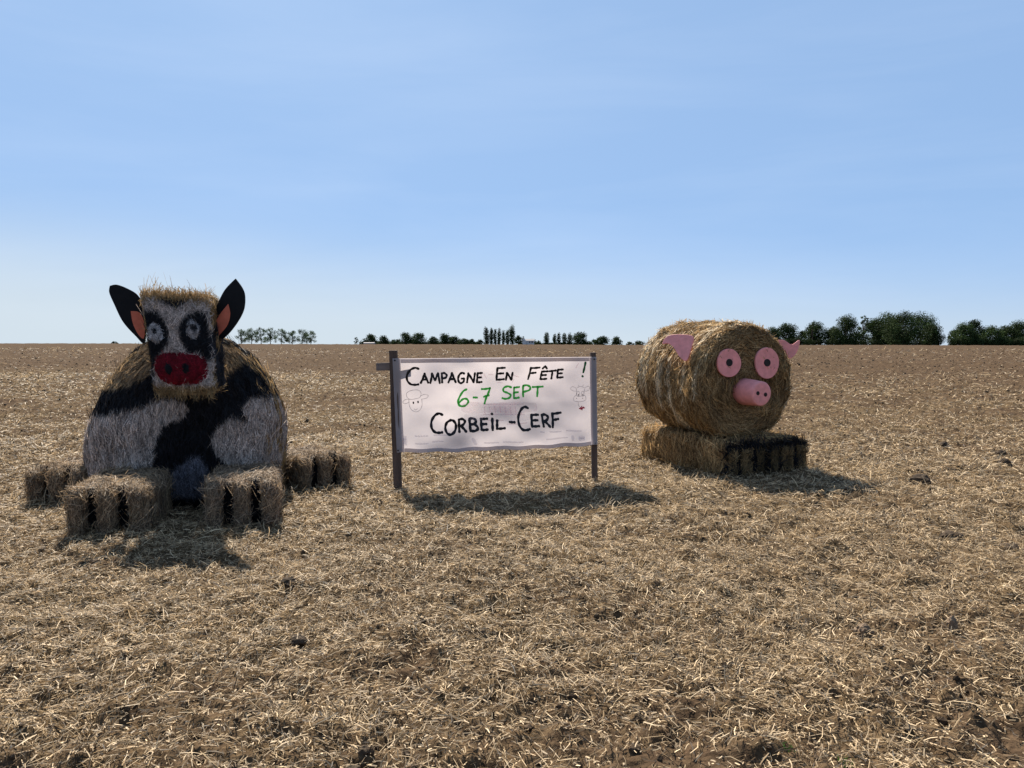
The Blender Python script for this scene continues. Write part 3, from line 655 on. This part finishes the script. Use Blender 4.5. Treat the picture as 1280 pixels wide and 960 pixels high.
GL = {  # stroke letters in a unit box, y downward
 'C': [[(.98, .06), (.7, .0), (.35, .12), (.08, .42), (.1, .75), (.38, .97), (.75, 1.0), (1.0, .97)]],
 'A': [[(0, 1), (.3, .45), (.48, 0)], [(.48, 0), (.72, .5), (1, .98)], [(.22, .66), (.82, .62)]],
 'M': [[(0, 1), (.1, .5), (.17, .02)], [(.17, .02), (.33, .4), (.5, .72)], [(.5, .72), (.66, .36), (.82, 0)], [(.82, 0), (.92, .5), (1, 1)]],
 'P': [[(.1, 1), (.08, .5), (.05, .03)], [(.05, .03), (.55, .0), (.95, .2), (.8, .46), (.1, .6)]],
 'G': [[(.95, .08), (.6, 0), (.2, .2), (.03, .6), (.25, .95), (.65, 1.0), (.95, .82), (.97, .58)], [(.97, .57), (.6, .57)]],
 'N': [[(0, 1), (.04, .5), (.08, .02)], [(.08, .02), (.5, .5), (.9, .98)], [(.9, .98), (.94, .5), (1, 0)]],
 'E': [[(.1, .02), (.08, .5), (.06, .98)], [(.08, .04), (.55, .02), (1, 0)], [(.08, .5), (.5, .47), (.85, .46)], [(.06, .98), (.5, .97), (.98, .93)]],
 'F': [[(.15, .02), (.1, .5), (0, 1)], [(.12, .05), (.55, .04), (1, 0)], [(.1, .5), (.4, .48), (.7, .45)]],
 'T': [[(.5, .05), (.48, .5), (.44, 1)], [(0, .08), (.5, .05), (1, 0)]],
 'S': [[(.95, .08), (.55, .0), (.12, .14), (.12, .4), (.55, .52), (.92, .7), (.7, .93), (.3, 1.0), (.0, .95)]],
 '6': [[(.8, .03), (.45, .15), (.12, .5), (.05, .8), (.3, .99), (.75, .97), (1.0, .75), (.8, .58), (.45, .6), (.14, .8)]],
 '7': [[(0, .06), (.45, .05), (1, .0)], [(1, .0), (.8, .35), (.55, .68), (.4, 1)], [(.3, .56), (.6, .5), (.9, .47)]],
 '-': [[(0, .5), (.5, .5), (1, .48)]],
 'O': [[(.5, .0), (.15, .2), (.02, .6), (.2, .95), (.55, 1.0), (.9, .75), (.98, .35), (.75, .05), (.45, .0)]],
 'R': [[(.08, 1), (.05, .5), (.02, .03)], [(.02, .03), (.5, .0), (.88, .2), (.6, .46), (.1, .56)], [(.3, .54), (.7, .78), (1, 1)]],
 'B': [[(.08, 1), (.05, .5), (.02, .03)], [(.02, .03), (.5, .0), (.82, .18), (.55, .42), (.1, .48)], [(.1, .48), (.65, .48), (.98, .72), (.65, .95), (.08, 1)]],
 'I': [[(.5, .3), (.48, .65), (.5, 1)], [(.45, .0), (.55, .02)]],
 'L': [[(.08, 0), (.05, .5), (.04, .97)], [(.04, .97), (.5, .97), (1, .92)]],
 '^': [[(0, 1), (.25, .5), (.5, 0)], [(.5, 0), (.75, .45), (1, 1)]],
 '!': [[(.8, 0), (.6, .35), (.38, .7)], [(.2, .97), (.3, 1.0)]],
}
def boxes(items):
    out = []
    for ch, x0, y0, x1, y1 in items:
        for stt in GL[ch]: out.append([(x0 + (x1 - x0) * u, y0 + (y1 - y0) * v) for u, v in stt])
    return out
g5 = lambda c, x0, y0, x1, y1: (c, 480 + x0 / 6.857, 430 + y0 / 6.857, 480 + x1 / 6.857, 430 + y1 / 6.857)
g6 = lambda c, x0, y0, x1, y1: (c, 620 + x0 / 6.857, 430 + y0 / 6.857, 620 + x1 / 6.857, 430 + y1 / 6.857)
g4 = lambda c, x0, y0, x1, y1: (c, 460 + x0 / 3.459, 420 + y0 / 3.459, 460 + x1 / 3.459, 420 + y1 / 3.459)
line1 = boxes([g5('C', 188, 203, 295, 348), g5('A', 315, 252, 378, 332), g5('M', 396, 250, 474, 333), g5('P', 490, 248, 535, 328), g5('A', 548, 246, 612, 326), g5('G', 630, 245, 685, 332), g5('N', 712, 248, 776, 328), g5('E', 795, 246, 840, 328),
               g4('E', 556, 137, 592, 190), g4('N', 600, 158, 626, 189), g4('F', 697, 136, 741, 186), g4('E', 751, 152, 779, 187), g4('^', 755, 130, 774, 140), g4('T', 786, 149, 816, 184), g4('E', 822, 145, 847, 181)])
line2 = boxes([g4('6', 390, 228, 436, 303), g4('-', 458, 262, 474, 268), g4('7', 494, 224, 530, 290), g6('S', 66, 362, 148, 470), g6('E', 166, 368, 214, 464), g6('P', 244, 355, 314, 450), g6('T', 330, 364, 418, 448)])
line3 = boxes([g5('C', 404, 598, 508, 764), g5('O', 534, 650, 630, 772), g5('R', 652, 644, 712, 752), g5('B', 742, 640, 812, 746), g5('E', 836, 634, 890, 730), g5('I', 918, 594, 944, 728), g6('L', 4, 650, 72, 722), g6('-', 114, 655, 158, 668),
               g6('C', 186, 537, 282, 728), g6('E', 300, 604, 364, 704), g6('R', 396, 600, 454, 698), g6('F', 476, 588, 556, 702)])
bang = boxes([g6('!', 735, 158, 780, 278)])
M_INK = plain('black_lettering_paint', (.010, .010, .012), .5, .2, 30, .2, 0)
M_GREEN, n, l, b = new_mat('green_lettering_paint'); b.inputs['Base Color'].default_value = (.05, .38, .06, 1); b.inputs['Roughness'].default_value = .5
t_ = n.new('ShaderNodeBsdfTranslucent'); t_.inputs['Color'].default_value = (.06, .5, .08, 1); ms = n.new('ShaderNodeMixShader'); ms.inputs[0].default_value = .5
l.new(b.outputs[0], ms.inputs[1]); l.new(t_.outputs[0], ms.inputs[2]); l.new(ms.outputs[0], n['Material Output'].inputs['Surface'])
M_DGREEN = plain('dark_green_paint', (.012, .10, .03), .5, .2, 30, .2, 0)
M_LINE = plain('thin_grey_pen', (.24, .205, .22), .6, .2, 30, .2, 0)
M_FLOWER = plain('red_flower_paint', (.45, .02, .05), .6, .2, 30, .2, 0)
def faint(name, col, see):
    m, n, l, b = new_mat(name); b.inputs['Base Color'].default_value = col + (1,); b.inputs['Roughness'].default_value = .7
    t = n.new('ShaderNodeBsdfTransparent'); k = n.new('ShaderNodeMixShader'); no = n.new('ShaderNodeTexNoise'); no.inputs['Scale'].default_value = 30
    r = n.new('ShaderNodeMapRange'); r.inputs['To Min'].default_value = see - .25; r.inputs['To Max'].default_value = see + .25; l.new(no.outputs['Fac'], r.inputs['Value']); l.new(r.outputs[0], k.inputs[0])
    l.new(b.outputs[0], k.inputs[1]); l.new(t.outputs[0], k.inputs[2]); l.new(k.outputs[0], n['Material Output'].inputs['Surface']); return m
M_GHOST = faint('faded_pink_print', (.72, .30, .38), .72)
M_GHOSTB = faint('faded_grey_print', (.40, .34, .42), .72)
def ink(name, strokes, w, mat, lift=.0025):
    V, Q = ribbon(strokes, w, lift); return part(name, V, Q, cloth, None, mat, False)
n1 = sum(len(GL[c]) for c in 'CAMPAGNE'); n2 = n1 + sum(len(GL[c]) for c in 'EN'); m1 = sum(len(GL[c]) for c in '6-7')
for word in (line1[:n1], line1[n1:n2], line1[n2:]): ink('lettering', word, .0245, M_INK)
for word in (line2[:m1], line2[m1:]): ink('lettering', word, .0235, M_GREEN)
ink('lettering', line3, .0295, M_INK); ink('lettering', bang, .024, M_DGREEN)
def loopz(cx, cy, rx, ry, z, n=10, rot=0): return [z(cx + rx * math.cos(t) * math.cos(rot) - ry * math.sin(t) * math.sin(rot), cy + rx * math.cos(t) * math.sin(rot) + ry * math.sin(t) * math.cos(rot)) for t in np.linspace(0, 2 * math.pi, n + 1)]
p5 = lambda u, v: (480 + u / 6.857, 430 + v / 6.857)
p6 = lambda u, v: (620 + u / 6.857, 430 + v / 6.857)
sheep = [[p5(*q) for q in [(200, 460), (192, 430), (215, 405), (260, 392), (300, 395), (318, 420), (308, 455), (270, 468), (225, 475), (200, 460)]],
         [p5(*q) for q in [(215, 480), (220, 530), (240, 565), (280, 580), (315, 560), (330, 520), (325, 470)]],
         [p5(*q) for q in [(218, 475), (185, 478), (162, 500), (180, 515), (218, 500)]], [p5(*q) for q in [(312, 445), (345, 430), (380, 440), (365, 462), (322, 470)]],
         [p5(*q) for q in [(262, 555), (275, 565), (290, 553)]]]
ink('sheep_drawing', sheep, .0038, M_LINE)
for st_ in ([p5(254, 498), p5(255, 508)], [p5(294, 490), p5(295, 500)]): ink('sheep_eye', [st_], .016, M_INK, .003)
cowd = [[p6(*q) for q in [(685, 440), (672, 460), (675, 485), (720, 492), (765, 482), (770, 455), (755, 440), (720, 446), (685, 440)]],
        [p6(*q) for q in [(692, 438), (695, 400), (690, 375)]], [p6(*q) for q in [(755, 438), (758, 400), (765, 372)]], [p6(*q) for q in [(690, 375), (660, 365), (645, 382), (665, 400), (692, 402)]],
        [p6(*q) for q in [(765, 372), (795, 362), (805, 382), (785, 402), (760, 402)]], [p6(*q) for q in [(700, 375), (725, 362), (757, 372)]], [p6(715, 362), p6(712, 348)], [p6(748, 362), p6(752, 346)],
        loopz(708, 425, 11, 22, p6), loopz(745, 425, 11, 22, p6), [p6(*q) for q in [(708, 492), (710, 525), (728, 540)]]]
ink('cow_drawing', cowd, .0036, M_LINE)
for st_ in ([p6(710, 428), p6(710, 438)], [p6(746, 428), p6(746, 438)]): ink('cow_eye', [st_], .008, M_INK, .003)
for st_ in ([p6(694, 462), p6(696, 463)], [p6(744, 462), p6(746, 463)]): ink('cow_nostril', [st_], .008, M_INK, .003)
ink('flower', [[p6(724, 540), p6(740, 553)], [p6(752, 538), p6(728, 556)], [p6(715, 550), p6(760, 546)], [p6(736, 530), p6(738, 562)]], .012, M_FLOWER, .003)
ink('faded_print', [[p6(-254, 545), p6(40, 543), p6(329, 540)]], .115, faint('faded_pink_block', (.72, .34, .40), .80), .0008)
ink('faded_print', [[p6(-240, 628), p6(40, 626), p6(300, 622)]], .08, faint('faded_grey_block', (.45, .36, .42), .86), .0006)
ghost = [[p6(-90 + 22 * k, 535), p6(-86 + 22 * k, 590)] for k in range(15)]
for st_ in ([[p6(-95, 515), p6(245, 512)], [p6(-95, 600), p6(245, 598)], [p6(-60, 650), p6(60, 650)], [p6(95, 680), p6(265, 670)]]): ink('faded_print', [st_], .012, M_GHOST, .0012)
ink('faded_print', ghost[::2], .012, M_GHOST, .0013)
for st_ in ([[p6(-140, 240), p6(-110, 300)], [p6(-105, 250), p6(-80, 290)], [p6(-60, 260), p6(-20, 262)], [p6(130, 260), p6(200, 280)], [p6(160, 300), p6(150, 325)], [p6(15, 330), p6(60, 332)], [p6(690, 205), p6(712, 165)]]): ink('faded_print', [st_], .011, M_GHOST, .0014)
bits = [[p5(270 + 24 * k, 785), p5(282 + 24 * k, 787)] for k in range(5)] + [[p5(435, 785), p5(580, 780)], [p5(270, 850), p5(380, 850)], [p5(420, 840), p5(510, 835)], [p5(860, 835), p5(980, 838)], [p6(60, 835), p6(220, 825)], [p6(450, 740), p6(550, 745)], [p6(600, 740), p6(735, 742)], [p6(420, 802), p6(610, 800)], [p6(370, 745), p6(400, 745)]]
for st_ in bits: ink('faded_print', [st_], .017, M_GHOSTB, .0012)
for emb in ([[p5(180, 800), p5(184, 860)], [p5(172, 815), p5(172, 850)]], [[p5(765, 815), p5(785, 850)]], [[p6(655, 790), p6(657, 815)]], [[p6(715, 795), p6(750, 796)], [p6(715, 808), p6(750, 809)]]): ink('faded_emblem', emb, .036, M_GHOSTB, .001)

# ------------------------------------------------------------------ clods that stand out, seedlings
def clod(px, py, w, h, label, tone=1.0, seed=0):
    tone = tone * .75
    g = ground_at(px, py); D = g[1]; rx, rz = w / 2 / F * D, h / F * D * .62
    z = float(height(g[:1], g[1:2])[0]); iv, it = ico(3); r2 = np.random.default_rng(seed)
    v = iv * (1 + .30 * noise3(iv * 1.6 + seed * 3.1)[:, None] + .16 * noise3(iv * 4 + seed)[:, None]) * A(rx, rx * .8, rz)
    o = make('earth_clod', v, None, A(.125, .088, .058) * tone * (1 + .4 * noise3(iv * 3 + seed)[:, None]), M_SOIL, None, False, it)
    o.location = (g[0], g[1], z + rz * .35); tag(o, label, 'clod', 'dark clods of earth lying on the straw'); return o
for i, a in enumerate([
    (472, 629, 13, 8, 'small dark square clod left of the banner post foot', .55), (1150, 607, 26, 15, 'largest dark clod, out in the straw beyond the pig shadow', .6),
    (1190, 676, 26, 11, 'flat dark clod in front of and right of the largest clod', .7), (1122, 584, 9, 6, 'small dark clod just beyond the tip of the pig shadow', .6),
    (1255, 582, 18, 11, 'dark clod near the edge of the field, one of two together', .65), (1251, 567, 12, 7, 'small dark clod just behind its larger twin at the field edge', .65),
    (1181, 556, 14, 7, 'low dark clod in the straw between pig and field edge', .6), (362, 733, 22, 14, 'dark broken clod below the tip of the cow head shadow', .6),
    (372, 800, 22, 11, 'round dark clod in the hollow in front of the cow', .6), (1080, 790, 22, 16, 'pale flat clod lying among long straws', 1.7),
    (1190, 792, 15, 22, 'tall pale clod standing in the foreground straw', 1.9), (456, 943, 18, 11, 'small dark clod at the bottom edge below the banner', .7),
    (1100, 870, 24, 14, 'brown crumbly clod half under foreground straw', 1.1), (1260, 690, 24, 9, 'low dark lump at the field edge below the flat clod', .7),
    (118, 712, 16, 9, 'small dark clod in front of the cow paw', .7), (905, 842, 16, 11, 'dark clod alone in the middle of the foreground', .7)]):
    clod(*a[:5], a[5], i + 3)
def seedling(px, py, h, n, label):
    g = ground_at(px, py); z = float(height(g[:1], g[1:2])[0]); r = thing('seedling', label, 'weed', A(g[0], g[1], z), 'green seedlings in the straw')
    P = np.tile(A(g[0], g[1], z + h * .45), (n, 1)) + rng.normal(0, .012, (n, 3)) * A(1, 1, .3)
    T = np.stack([rng.normal(0, .35, n), rng.normal(0, .35, n), np.ones(n)], -1); N = unit(np.cross(unit(T), rng.normal(0, 1, (n, 3))))
    V, Q = strands(P, N, T, rng.uniform(.6, 1.1, n) * h, np.full(n, .006), np.zeros(n), np.zeros(n), rng.normal(0, .01, n), .2)
    part('blade', V, Q, r, np.repeat(A(.10, .20, .04) * rng.uniform(.7, 1.4, (n, 1)), 6, 0), M_LEAF)
seedling(1057, 955, .075, 11, 'larger green weed seedling at the very front of the field')
seedling(988, 944, .04, 6, 'tiny green weed seedling beside the larger one')

# ------------------------------------------------------------------ trees on the skyline
def tube(pts, r0, r1, n=6):
    pts = np.array(pts, float); m_ = len(pts); a = np.arange(n) / n * 2 * math.pi; V = []
    for i, p in enumerate(pts):
        d = unit(pts[min(i + 1, m_ - 1)] - pts[max(i - 1, 0)]); s_ = unit(np.cross(d, A(.3, 1, .1))); u_ = np.cross(s_, d); r = r0 + (r1 - r0) * i / (m_ - 1)
        V.append(p + r * (np.cos(a)[:, None] * s_ + np.sin(a)[:, None] * u_))
    return np.concatenate(V), grid_quads(m_, n, True)
def tree(name, kind, px, w, top, D, label, cat, group, tone=1.0):
    x = (px - 640) / F * D; zb = float(macro(A(x), A(D))[0]) - .05; ht = H + (EYE_ROW - top) / F * D - zb; wd = w / F * D
    r = thing(name, label, cat, A(x, D, zb), group); px1 = D / F
    S = Soup(); lean = random.uniform(-.03, .03) * ht; r0 = max(.09, ht * .022)
    low = {'round': .02, 'airy': .14, 'poplar': .06, 'bush': .0, 'hedge': 0, 'cone': .06, 'sparse': .35}[kind]
    if kind not in ('bush', 'hedge'):
        v, q = tube([A(x, D, zb - .2), A(x + lean * .3, D, zb + ht * .35), A(x + lean, D, zb + ht * .85)], r0 * (1.3 if kind in ('round', 'airy') else .8), r0 * .25); S.add(v, q, (1, 1, 1))
    else:
        v, q = tube([A(x, D, zb - .2), A(x, D, zb + ht * .5)], r0 * .5, r0 * .2); S.add(v, q, (1, 1, 1))
    # lumps of foliage
    c, s = [], []
    if kind == 'poplar':
        for k in range(11):
            f = k / 10; c.append(A(x + lean * f + random.uniform(-.12, .12) * wd, D + random.uniform(-.15, .15) * wd, zb + ht * (.08 + .86 * f))); s.append(A(1, 1, 1.7) * wd * (.30 + .30 * math.sin(math.pi * (.15 + .75 * f))) * random.uniform(.8, 1.1))
    elif kind == 'hedge':
        m_ = int(wd / (ht * .5)) + 2
        for k in range(m_):
            sz_ = ht * random.uniform(.36, .5); c.append(A(x + wd * ((k + .5) / m_ - .5), D + random.uniform(-1, 1), zb + sz_ * random.uniform(.8, 1.1))); s.append(A(1.1, 1, 1) * sz_)
    elif kind == 'cone':
        for k in range(9):
            f = k / 8; c.append(A(x + random.uniform(-.1, .1) * wd, D, zb + ht * (.1 + .84 * f))); s.append(A(1, 1, 1.2) * wd * (.52 * (1 - f) + .08))
    else:
        nl = {'round': 46, 'bush': 30, 'airy': 24, 'sparse': 26}[kind]
        for k in range(nl):
            th, uu = random.uniform(0, 2 * math.pi), random.random() ** .4
            hz = ((k + random.random()) / nl); env = (.80 + .2 * math.sin(math.pi * hz)) * math.sqrt(max(.05, 1 - max(0, (hz - .35) / .68) ** 2))
            rad = wd * .42 * uu * env; lz = low + (1 - low) * hz * .86 + .04
            size = wd * random.uniform(.17, .29) * (.62 if kind == 'airy' else .5 if kind == 'sparse' else 1)
            size = min(size, ht * .30)
            c.append(A(x + lean + rad * math.cos(th), D + rad * math.sin(th), zb + ht * lz)); s.append(A(1, 1, .85) * size)
        k = int(np.argmax([q[2] for q in c])); c[k][2] = zb + ht - s[k][2] * .95
        if kind != 'bush':
            for cc in c[::2]:
                v, q = tube([A(x + lean * .4, D, zb + ht * (low * .6 + .18)), (A(x, D, zb + ht * .45) + cc) / 2, cc], r0 * .45, r0 * .12, 5); S.add(v, q, (1, 1, 1))
    V, Q, C, sm = S.get(); part('trunk', V, Q, r, None, M_BARK, True)
    c, s = np.array(c), np.array(s); area = wd * ht
    leaf = max(.26, px1 * (1.35 if kind not in ('airy', 'sparse') else 1.0)); n_ = int({'round': 16, 'bush': 15, 'hedge': 15, 'poplar': 16, 'cone': 9, 'airy': 4.2, 'sparse': 3}[kind] * area / leaf ** 2); n_ = min(max(n_, 200), 13000)
    i = rng.choice(len(c), n_, p=(s[:, 0] ** 2) / (s[:, 0] ** 2).sum()); dv = unit(rng.normal(0, 1, (n_, 3))); rad = rng.random((n_, 1)) ** .45
    rag = 1 + .22 * noise3(dv * 3 + i[:, None])[:, None]
    P = c[i] + dv * rad * s[i] * rag; P[:, 2] = np.maximum(P[:, 2], zb + .05)
    nrm = unit(dv + rng.normal(0, .7, (n_, 3)) + A(0, 0, .4)); t1 = unit(np.cross(nrm, rng.normal(0, 1, (n_, 3)))); t2 = np.cross(nrm, t1); sz = leaf * rng.uniform(.5, 1.1, (n_, 1)) * .62
    V = np.stack([P - t1 * sz, P - t2 * sz * .6, P + t1 * sz, P + t2 * sz * .6], 1).reshape(-1, 3); Q = np.arange(n_ * 4).reshape(-1, 4)
    lump = rng.uniform(.45, 1.6, len(c))[i][:, None]
    col = A(.029, .045, .014) * tone * lump * rng.uniform(.85, 1.15, (n_, 1))
    part('crown', V, Q, r, np.repeat(col, 4, 0), M_LEAF)
GA, GF, GP, GW = 'thin airy trees in a row', 'far round trees along the skyline', 'tall poplars on the skyline', 'dark trees of the wood beyond the pig'
nth = ['first', 'second', 'third', 'fourth', 'fifth', 'sixth', 'seventh', 'eighth']
airy = [(302, 14, 411), (315, 15, 409.5), (327, 12, 408.5), (338.5, 14, 409), (352, 15, 410.5), (366, 14, 413), (378, 16, 411), (389, 11, 413)]
for k, (px, w, top) in enumerate(airy):
    tree('airy_tree', 'airy', px, w * 1.42, top, 330 + (k % 3) * 8, 'thin grey green tree, %s in the airy row beside the cow' % (nth[k] if k < 7 else 'last and narrowest'), 'tree', GA, 1.9)
far = [(446, 6, 421, 'airy', 'small thin tree standing alone before the far hedge line', 1.2), (463.5, 17, 418, 'round', 'broad round tree above the low pale shed', 1), (480, 13, 420, 'round', 'smaller round tree beside the one over the shed', 1),
       (494, 18, 424.5, 'bush', 'low bush between the shed trees and the paired trees', 1), (507.5, 14, 415.5, 'round', 'first of two tall round trees standing as a pair', 1), (523, 17, 415.8, 'round', 'second and broader of the paired tall round trees', 1),
       (541.5, 12, 421, 'round', 'small round tree just after the tall pair', 1), (556, 15, 417.5, 'round', 'round topped tree whose side slopes down towards the poplars', 1), (568, 16, 420.5, 'round', 'low spreading tree behind the slope towards the poplars', 1),
       (580, 15, 423.3, 'bush', 'wide low bush nearer the poplars', 1), (590, 12, 424, 'bush', 'low rounded bush next to the wide one before the poplars', 1), (600, 9, 424.5, 'bush', 'small bush at the foot of the first poplar', 1),
       (648, 9, 419, 'round', 'dark round tree at the foot of the tallest poplar', .9), (654, 6, 419, 'cone', 'little pointed conifer above the white house gable', .9), (660, 4, 424.5, 'cone', 'tiny conifer behind the white house roof', .9),
       (666, 8, 424, 'round', 'small round tree rising behind the white house', 1), (672.5, 8, 426, 'bush', 'bush at the end wall of the white house', 1), (690, 6, 428.3, 'bush', 'tiny bush between the lone poplar and the thin poplars', 1),
       (725, 20, 415.5, 'round', 'widest round tree, just after the thin poplars', 1), (742, 14, 424.5, 'bush', 'paler low bush after the widest round tree', 1.3), (752, 18, 420.5, 'round', 'dome shaped dark tree beyond the right banner post', 1),
       (770, 12, 420.8, 'round', 'lone round tree in the gap before the pig', 1), (787, 11, 427.3, 'bush', 'low bush nearly hidden before the pig', 1), (799, 14, 426.2, 'bush', 'low bush touching the back of the pig', 1)]
for px, w, top, kind, lab, tn in far:
    nm = {'round': 'round_tree', 'bush': 'bush', 'airy': 'slender_tree', 'cone': 'conifer'}[kind]
    tree(nm, kind, px, w * 1.18, top, (622 if 653 < px < 670 else 560) + random.uniform(-15, 15), lab, 'bush' if kind == 'bush' else 'tree', GF, tn)
pops = [(608.3, 5.4, 410.5, 'first and broadest poplar of the dense row'), (614, 4.4, 411, 'second poplar of the dense row'), (619, 3.2, 411.5, 'third and thinnest poplar in the dense row'), (623.6, 4.2, 410.8, 'fourth poplar of the dense row'),
        (629, 3.6, 414, 'short narrow poplar, fifth of the dense row'), (634, 4.4, 414, 'short poplar leaning on the tallest one'), (640, 7, 409.3, 'tallest and widest poplar ending the dense row'),
        (683, 5.2, 416.5, 'lone poplar just after the white house'), (693.5, 3.4, 417.5, 'first thin poplar after the lone one'), (698, 4.2, 417.5, 'second thin poplar after the lone one'), (705.5, 5, 418, 'third thin poplar after the lone one'), (712, 5.2, 418.5, 'fourth thin poplar, touching the widest round tree')]
for px, w, top, lab in pops: tree('poplar_tree', 'poplar', px, w * 1.3, top, 600 + random.uniform(-10, 10), lab, 'tree', GP, .9)
wood = [(966, 17, 408, 'round', 'low dark tree emerging behind the pig top', 1), (982, 26, 404, 'round', 'round dark tree behind the pig right ear', .9), (1003, 14, 413, 'bush', 'bush filling the gap after the ear tree', 1), (1018, 28, 403, 'round', 'broad dark tree between the ear tree and the taller one', .9),
        (1015, 12, 401.5, 'sparse', 'bare topped twiggy tree over the broad dark one', 1.2), (1055, 30, 395, 'round', 'taller round headed tree before the big clump', .9), (1040, 18, 408, 'round', 'lower tree at the shoulder of the round headed one', .9), (1078, 17, 394, 'sparse', 'sparse see-through tree at the edge of the big clump', 1.5),
        (1092, 26, 398, 'round', 'paler green tree at the start of the big clump', 1.35), (1110, 36, 392, 'round', 'tall tree at the shoulder of the big clump', 1.1), (1128, 40, 389.5, 'round', 'tallest and widest tree crowning the big clump', 1.15), (1150, 38, 391.5, 'round', 'tall bushy tree on the far shoulder of the big clump', 1.15),
        (1165, 24, 404, 'round', 'low dark tree ending the big clump', .9), (1120, 30, 412, 'bush', 'bush along the foot of the big clump', 1.2), (1070, 22, 415, 'bush', 'low dark bush under the sparse tree', .9), (1192, 12, 411, 'bush', 'bush at the open gap in the wood', 1),
        (1206, 27, 404, 'round', 'green tree after the open gap in the wood', 1.2), (1217, 20, 398.8, 'round', 'dark rounded tree top above the one after the gap', .8), (1236, 28, 408, 'round', 'lower pale green tree in the last clump', 1.4), (1258, 28, 407, 'round', 'middle green tree of the last clump', 1.2), (1275, 30, 402, 'round', 'taller tree at the photo edge in the last clump', 1.2)]
for px, w, top, kind, lab, tn in wood:
    nm = {'round': 'broadleaf_tree', 'bush': 'bush', 'sparse': 'sparse_tree'}[kind]
    tree(nm, kind, px, w * 1.12, top, 255 + random.uniform(-12, 12), lab, 'bush' if kind == 'bush' else 'tree', GW, tn)
tree('hedge', 'hedge', 525, 150, 425.3, 585, 'long low hedge linking the far trees between shed and poplars', 'hedge', 'hedges on the skyline', .9)
tree('hedge', 'hedge', 700, 70, 427.2, 595, 'low hedge running under the thin poplars', 'hedge', 'hedges on the skyline', .9)
tree('hedge', 'hedge', 1066, 215, 421.5, 248, 'dark hedge along the foot of the wood beyond the pig', 'hedge', 'hedges on the skyline', .8)
tree('hedge', 'hedge', 1240, 105, 419, 248, 'dark hedge along the foot of the last clump of the wood', 'hedge', 'hedges on the skyline', .8)
tree('bush', 'bush', 144, 9, 426.8, 300, 'lone dark bush top on the skyline beside the cow ear', 'bush', None, .7)

# far farm house and shed
def box_part(name, c, dim, parent, mat):
    v, q = rounded_box(dim, .02, 2); return part(name, v + c, q, parent, None, mat, False)
M_WALL = plain('white_render', (.55, .54, .52), .8, .2, 2, .06, 0); M_ROOF = plain('pale_slate', (.30, .28, .27), .8, .1, 2, .12, 0); M_PANE = plain('dark_pane', (.03, .035, .045), .2, .5, 2, .1, 0)
D = 590.; hx = (660 - 640) / F * D; hz = float(macro(A(hx), A(D))[0])
hs = thing('farm_house', 'white gabled house half hidden beyond the crest by the poplars', 'house', A(hx, D, hz))
k1 = D / F
box_part('wall', A(hx + .2 * k1, D, hz + 1.9), (15 * k1, 6, 3.8), hs, M_WALL)
def roof(x0, x1, y0, y1, z0, z1, name, mat, parent):
    ym = (y0 + y1) / 2; v = np.array([[x0, y0, z0], [x1, y0, z0], [x1, y1, z0], [x0, y1, z0], [x0, ym, z1], [x1, ym, z1], [x0, ym, z1], [x1, ym, z1]])
    return part(name, v, [[0, 1, 5, 4], [2, 3, 6, 7], [3, 2, 1, 0]], parent, None, mat, False, [[0, 4, 3], [1, 2, 5]])
roof(hx - 7.6 * k1, hx + 8 * k1, D - 3.3, D + 3.3, hz + 3.8, hz + 5.2, 'roof', M_ROOF, hs)
gx = hx - 5.4 * k1
v = np.array([[gx - 2.6 * k1, D - 4, hz], [gx + 2.6 * k1, D - 4, hz], [gx + 2.6 * k1, D - 4, hz + 4], [gx, D - 4, hz + 6], [gx - 2.6 * k1, D - 4, hz + 4]]); v = np.concatenate([v, v + A(0, 3, 0)])
part('gable', v, [[0, 1, 2, 4], [5, 9, 7, 6], [0, 5, 6, 1], [1, 6, 7, 2], [2, 7, 8, 3], [3, 8, 9, 4], [4, 9, 5, 0]], hs, None, M_WALL, False, [[2, 3, 4], [7, 9, 8]])
for dx in (2.0, 5.0):
    w_ = box_part('window', A(hx + dx * k1, D - 3.02, hz + 2.7), (1.1, .1, 1.2), hs, M_PANE)
D = 540.; hx = (462 - 640) / F * D; hz = float(macro(A(hx), A(D))[0]); sh = thing('farm_shed', 'long low pale shed under the far trees', 'shed', A(hx, D, hz))
box_part('wall', A(hx, D, hz + .8), (13 * D / F, 5, 1.6), sh, M_ROOF); roof(hx - 6.8 * D / F, hx + 6.8 * D / F, D - 2.8, D + 2.8, hz + 1.6, hz + 2.1, 'roof', M_ROOF, sh)
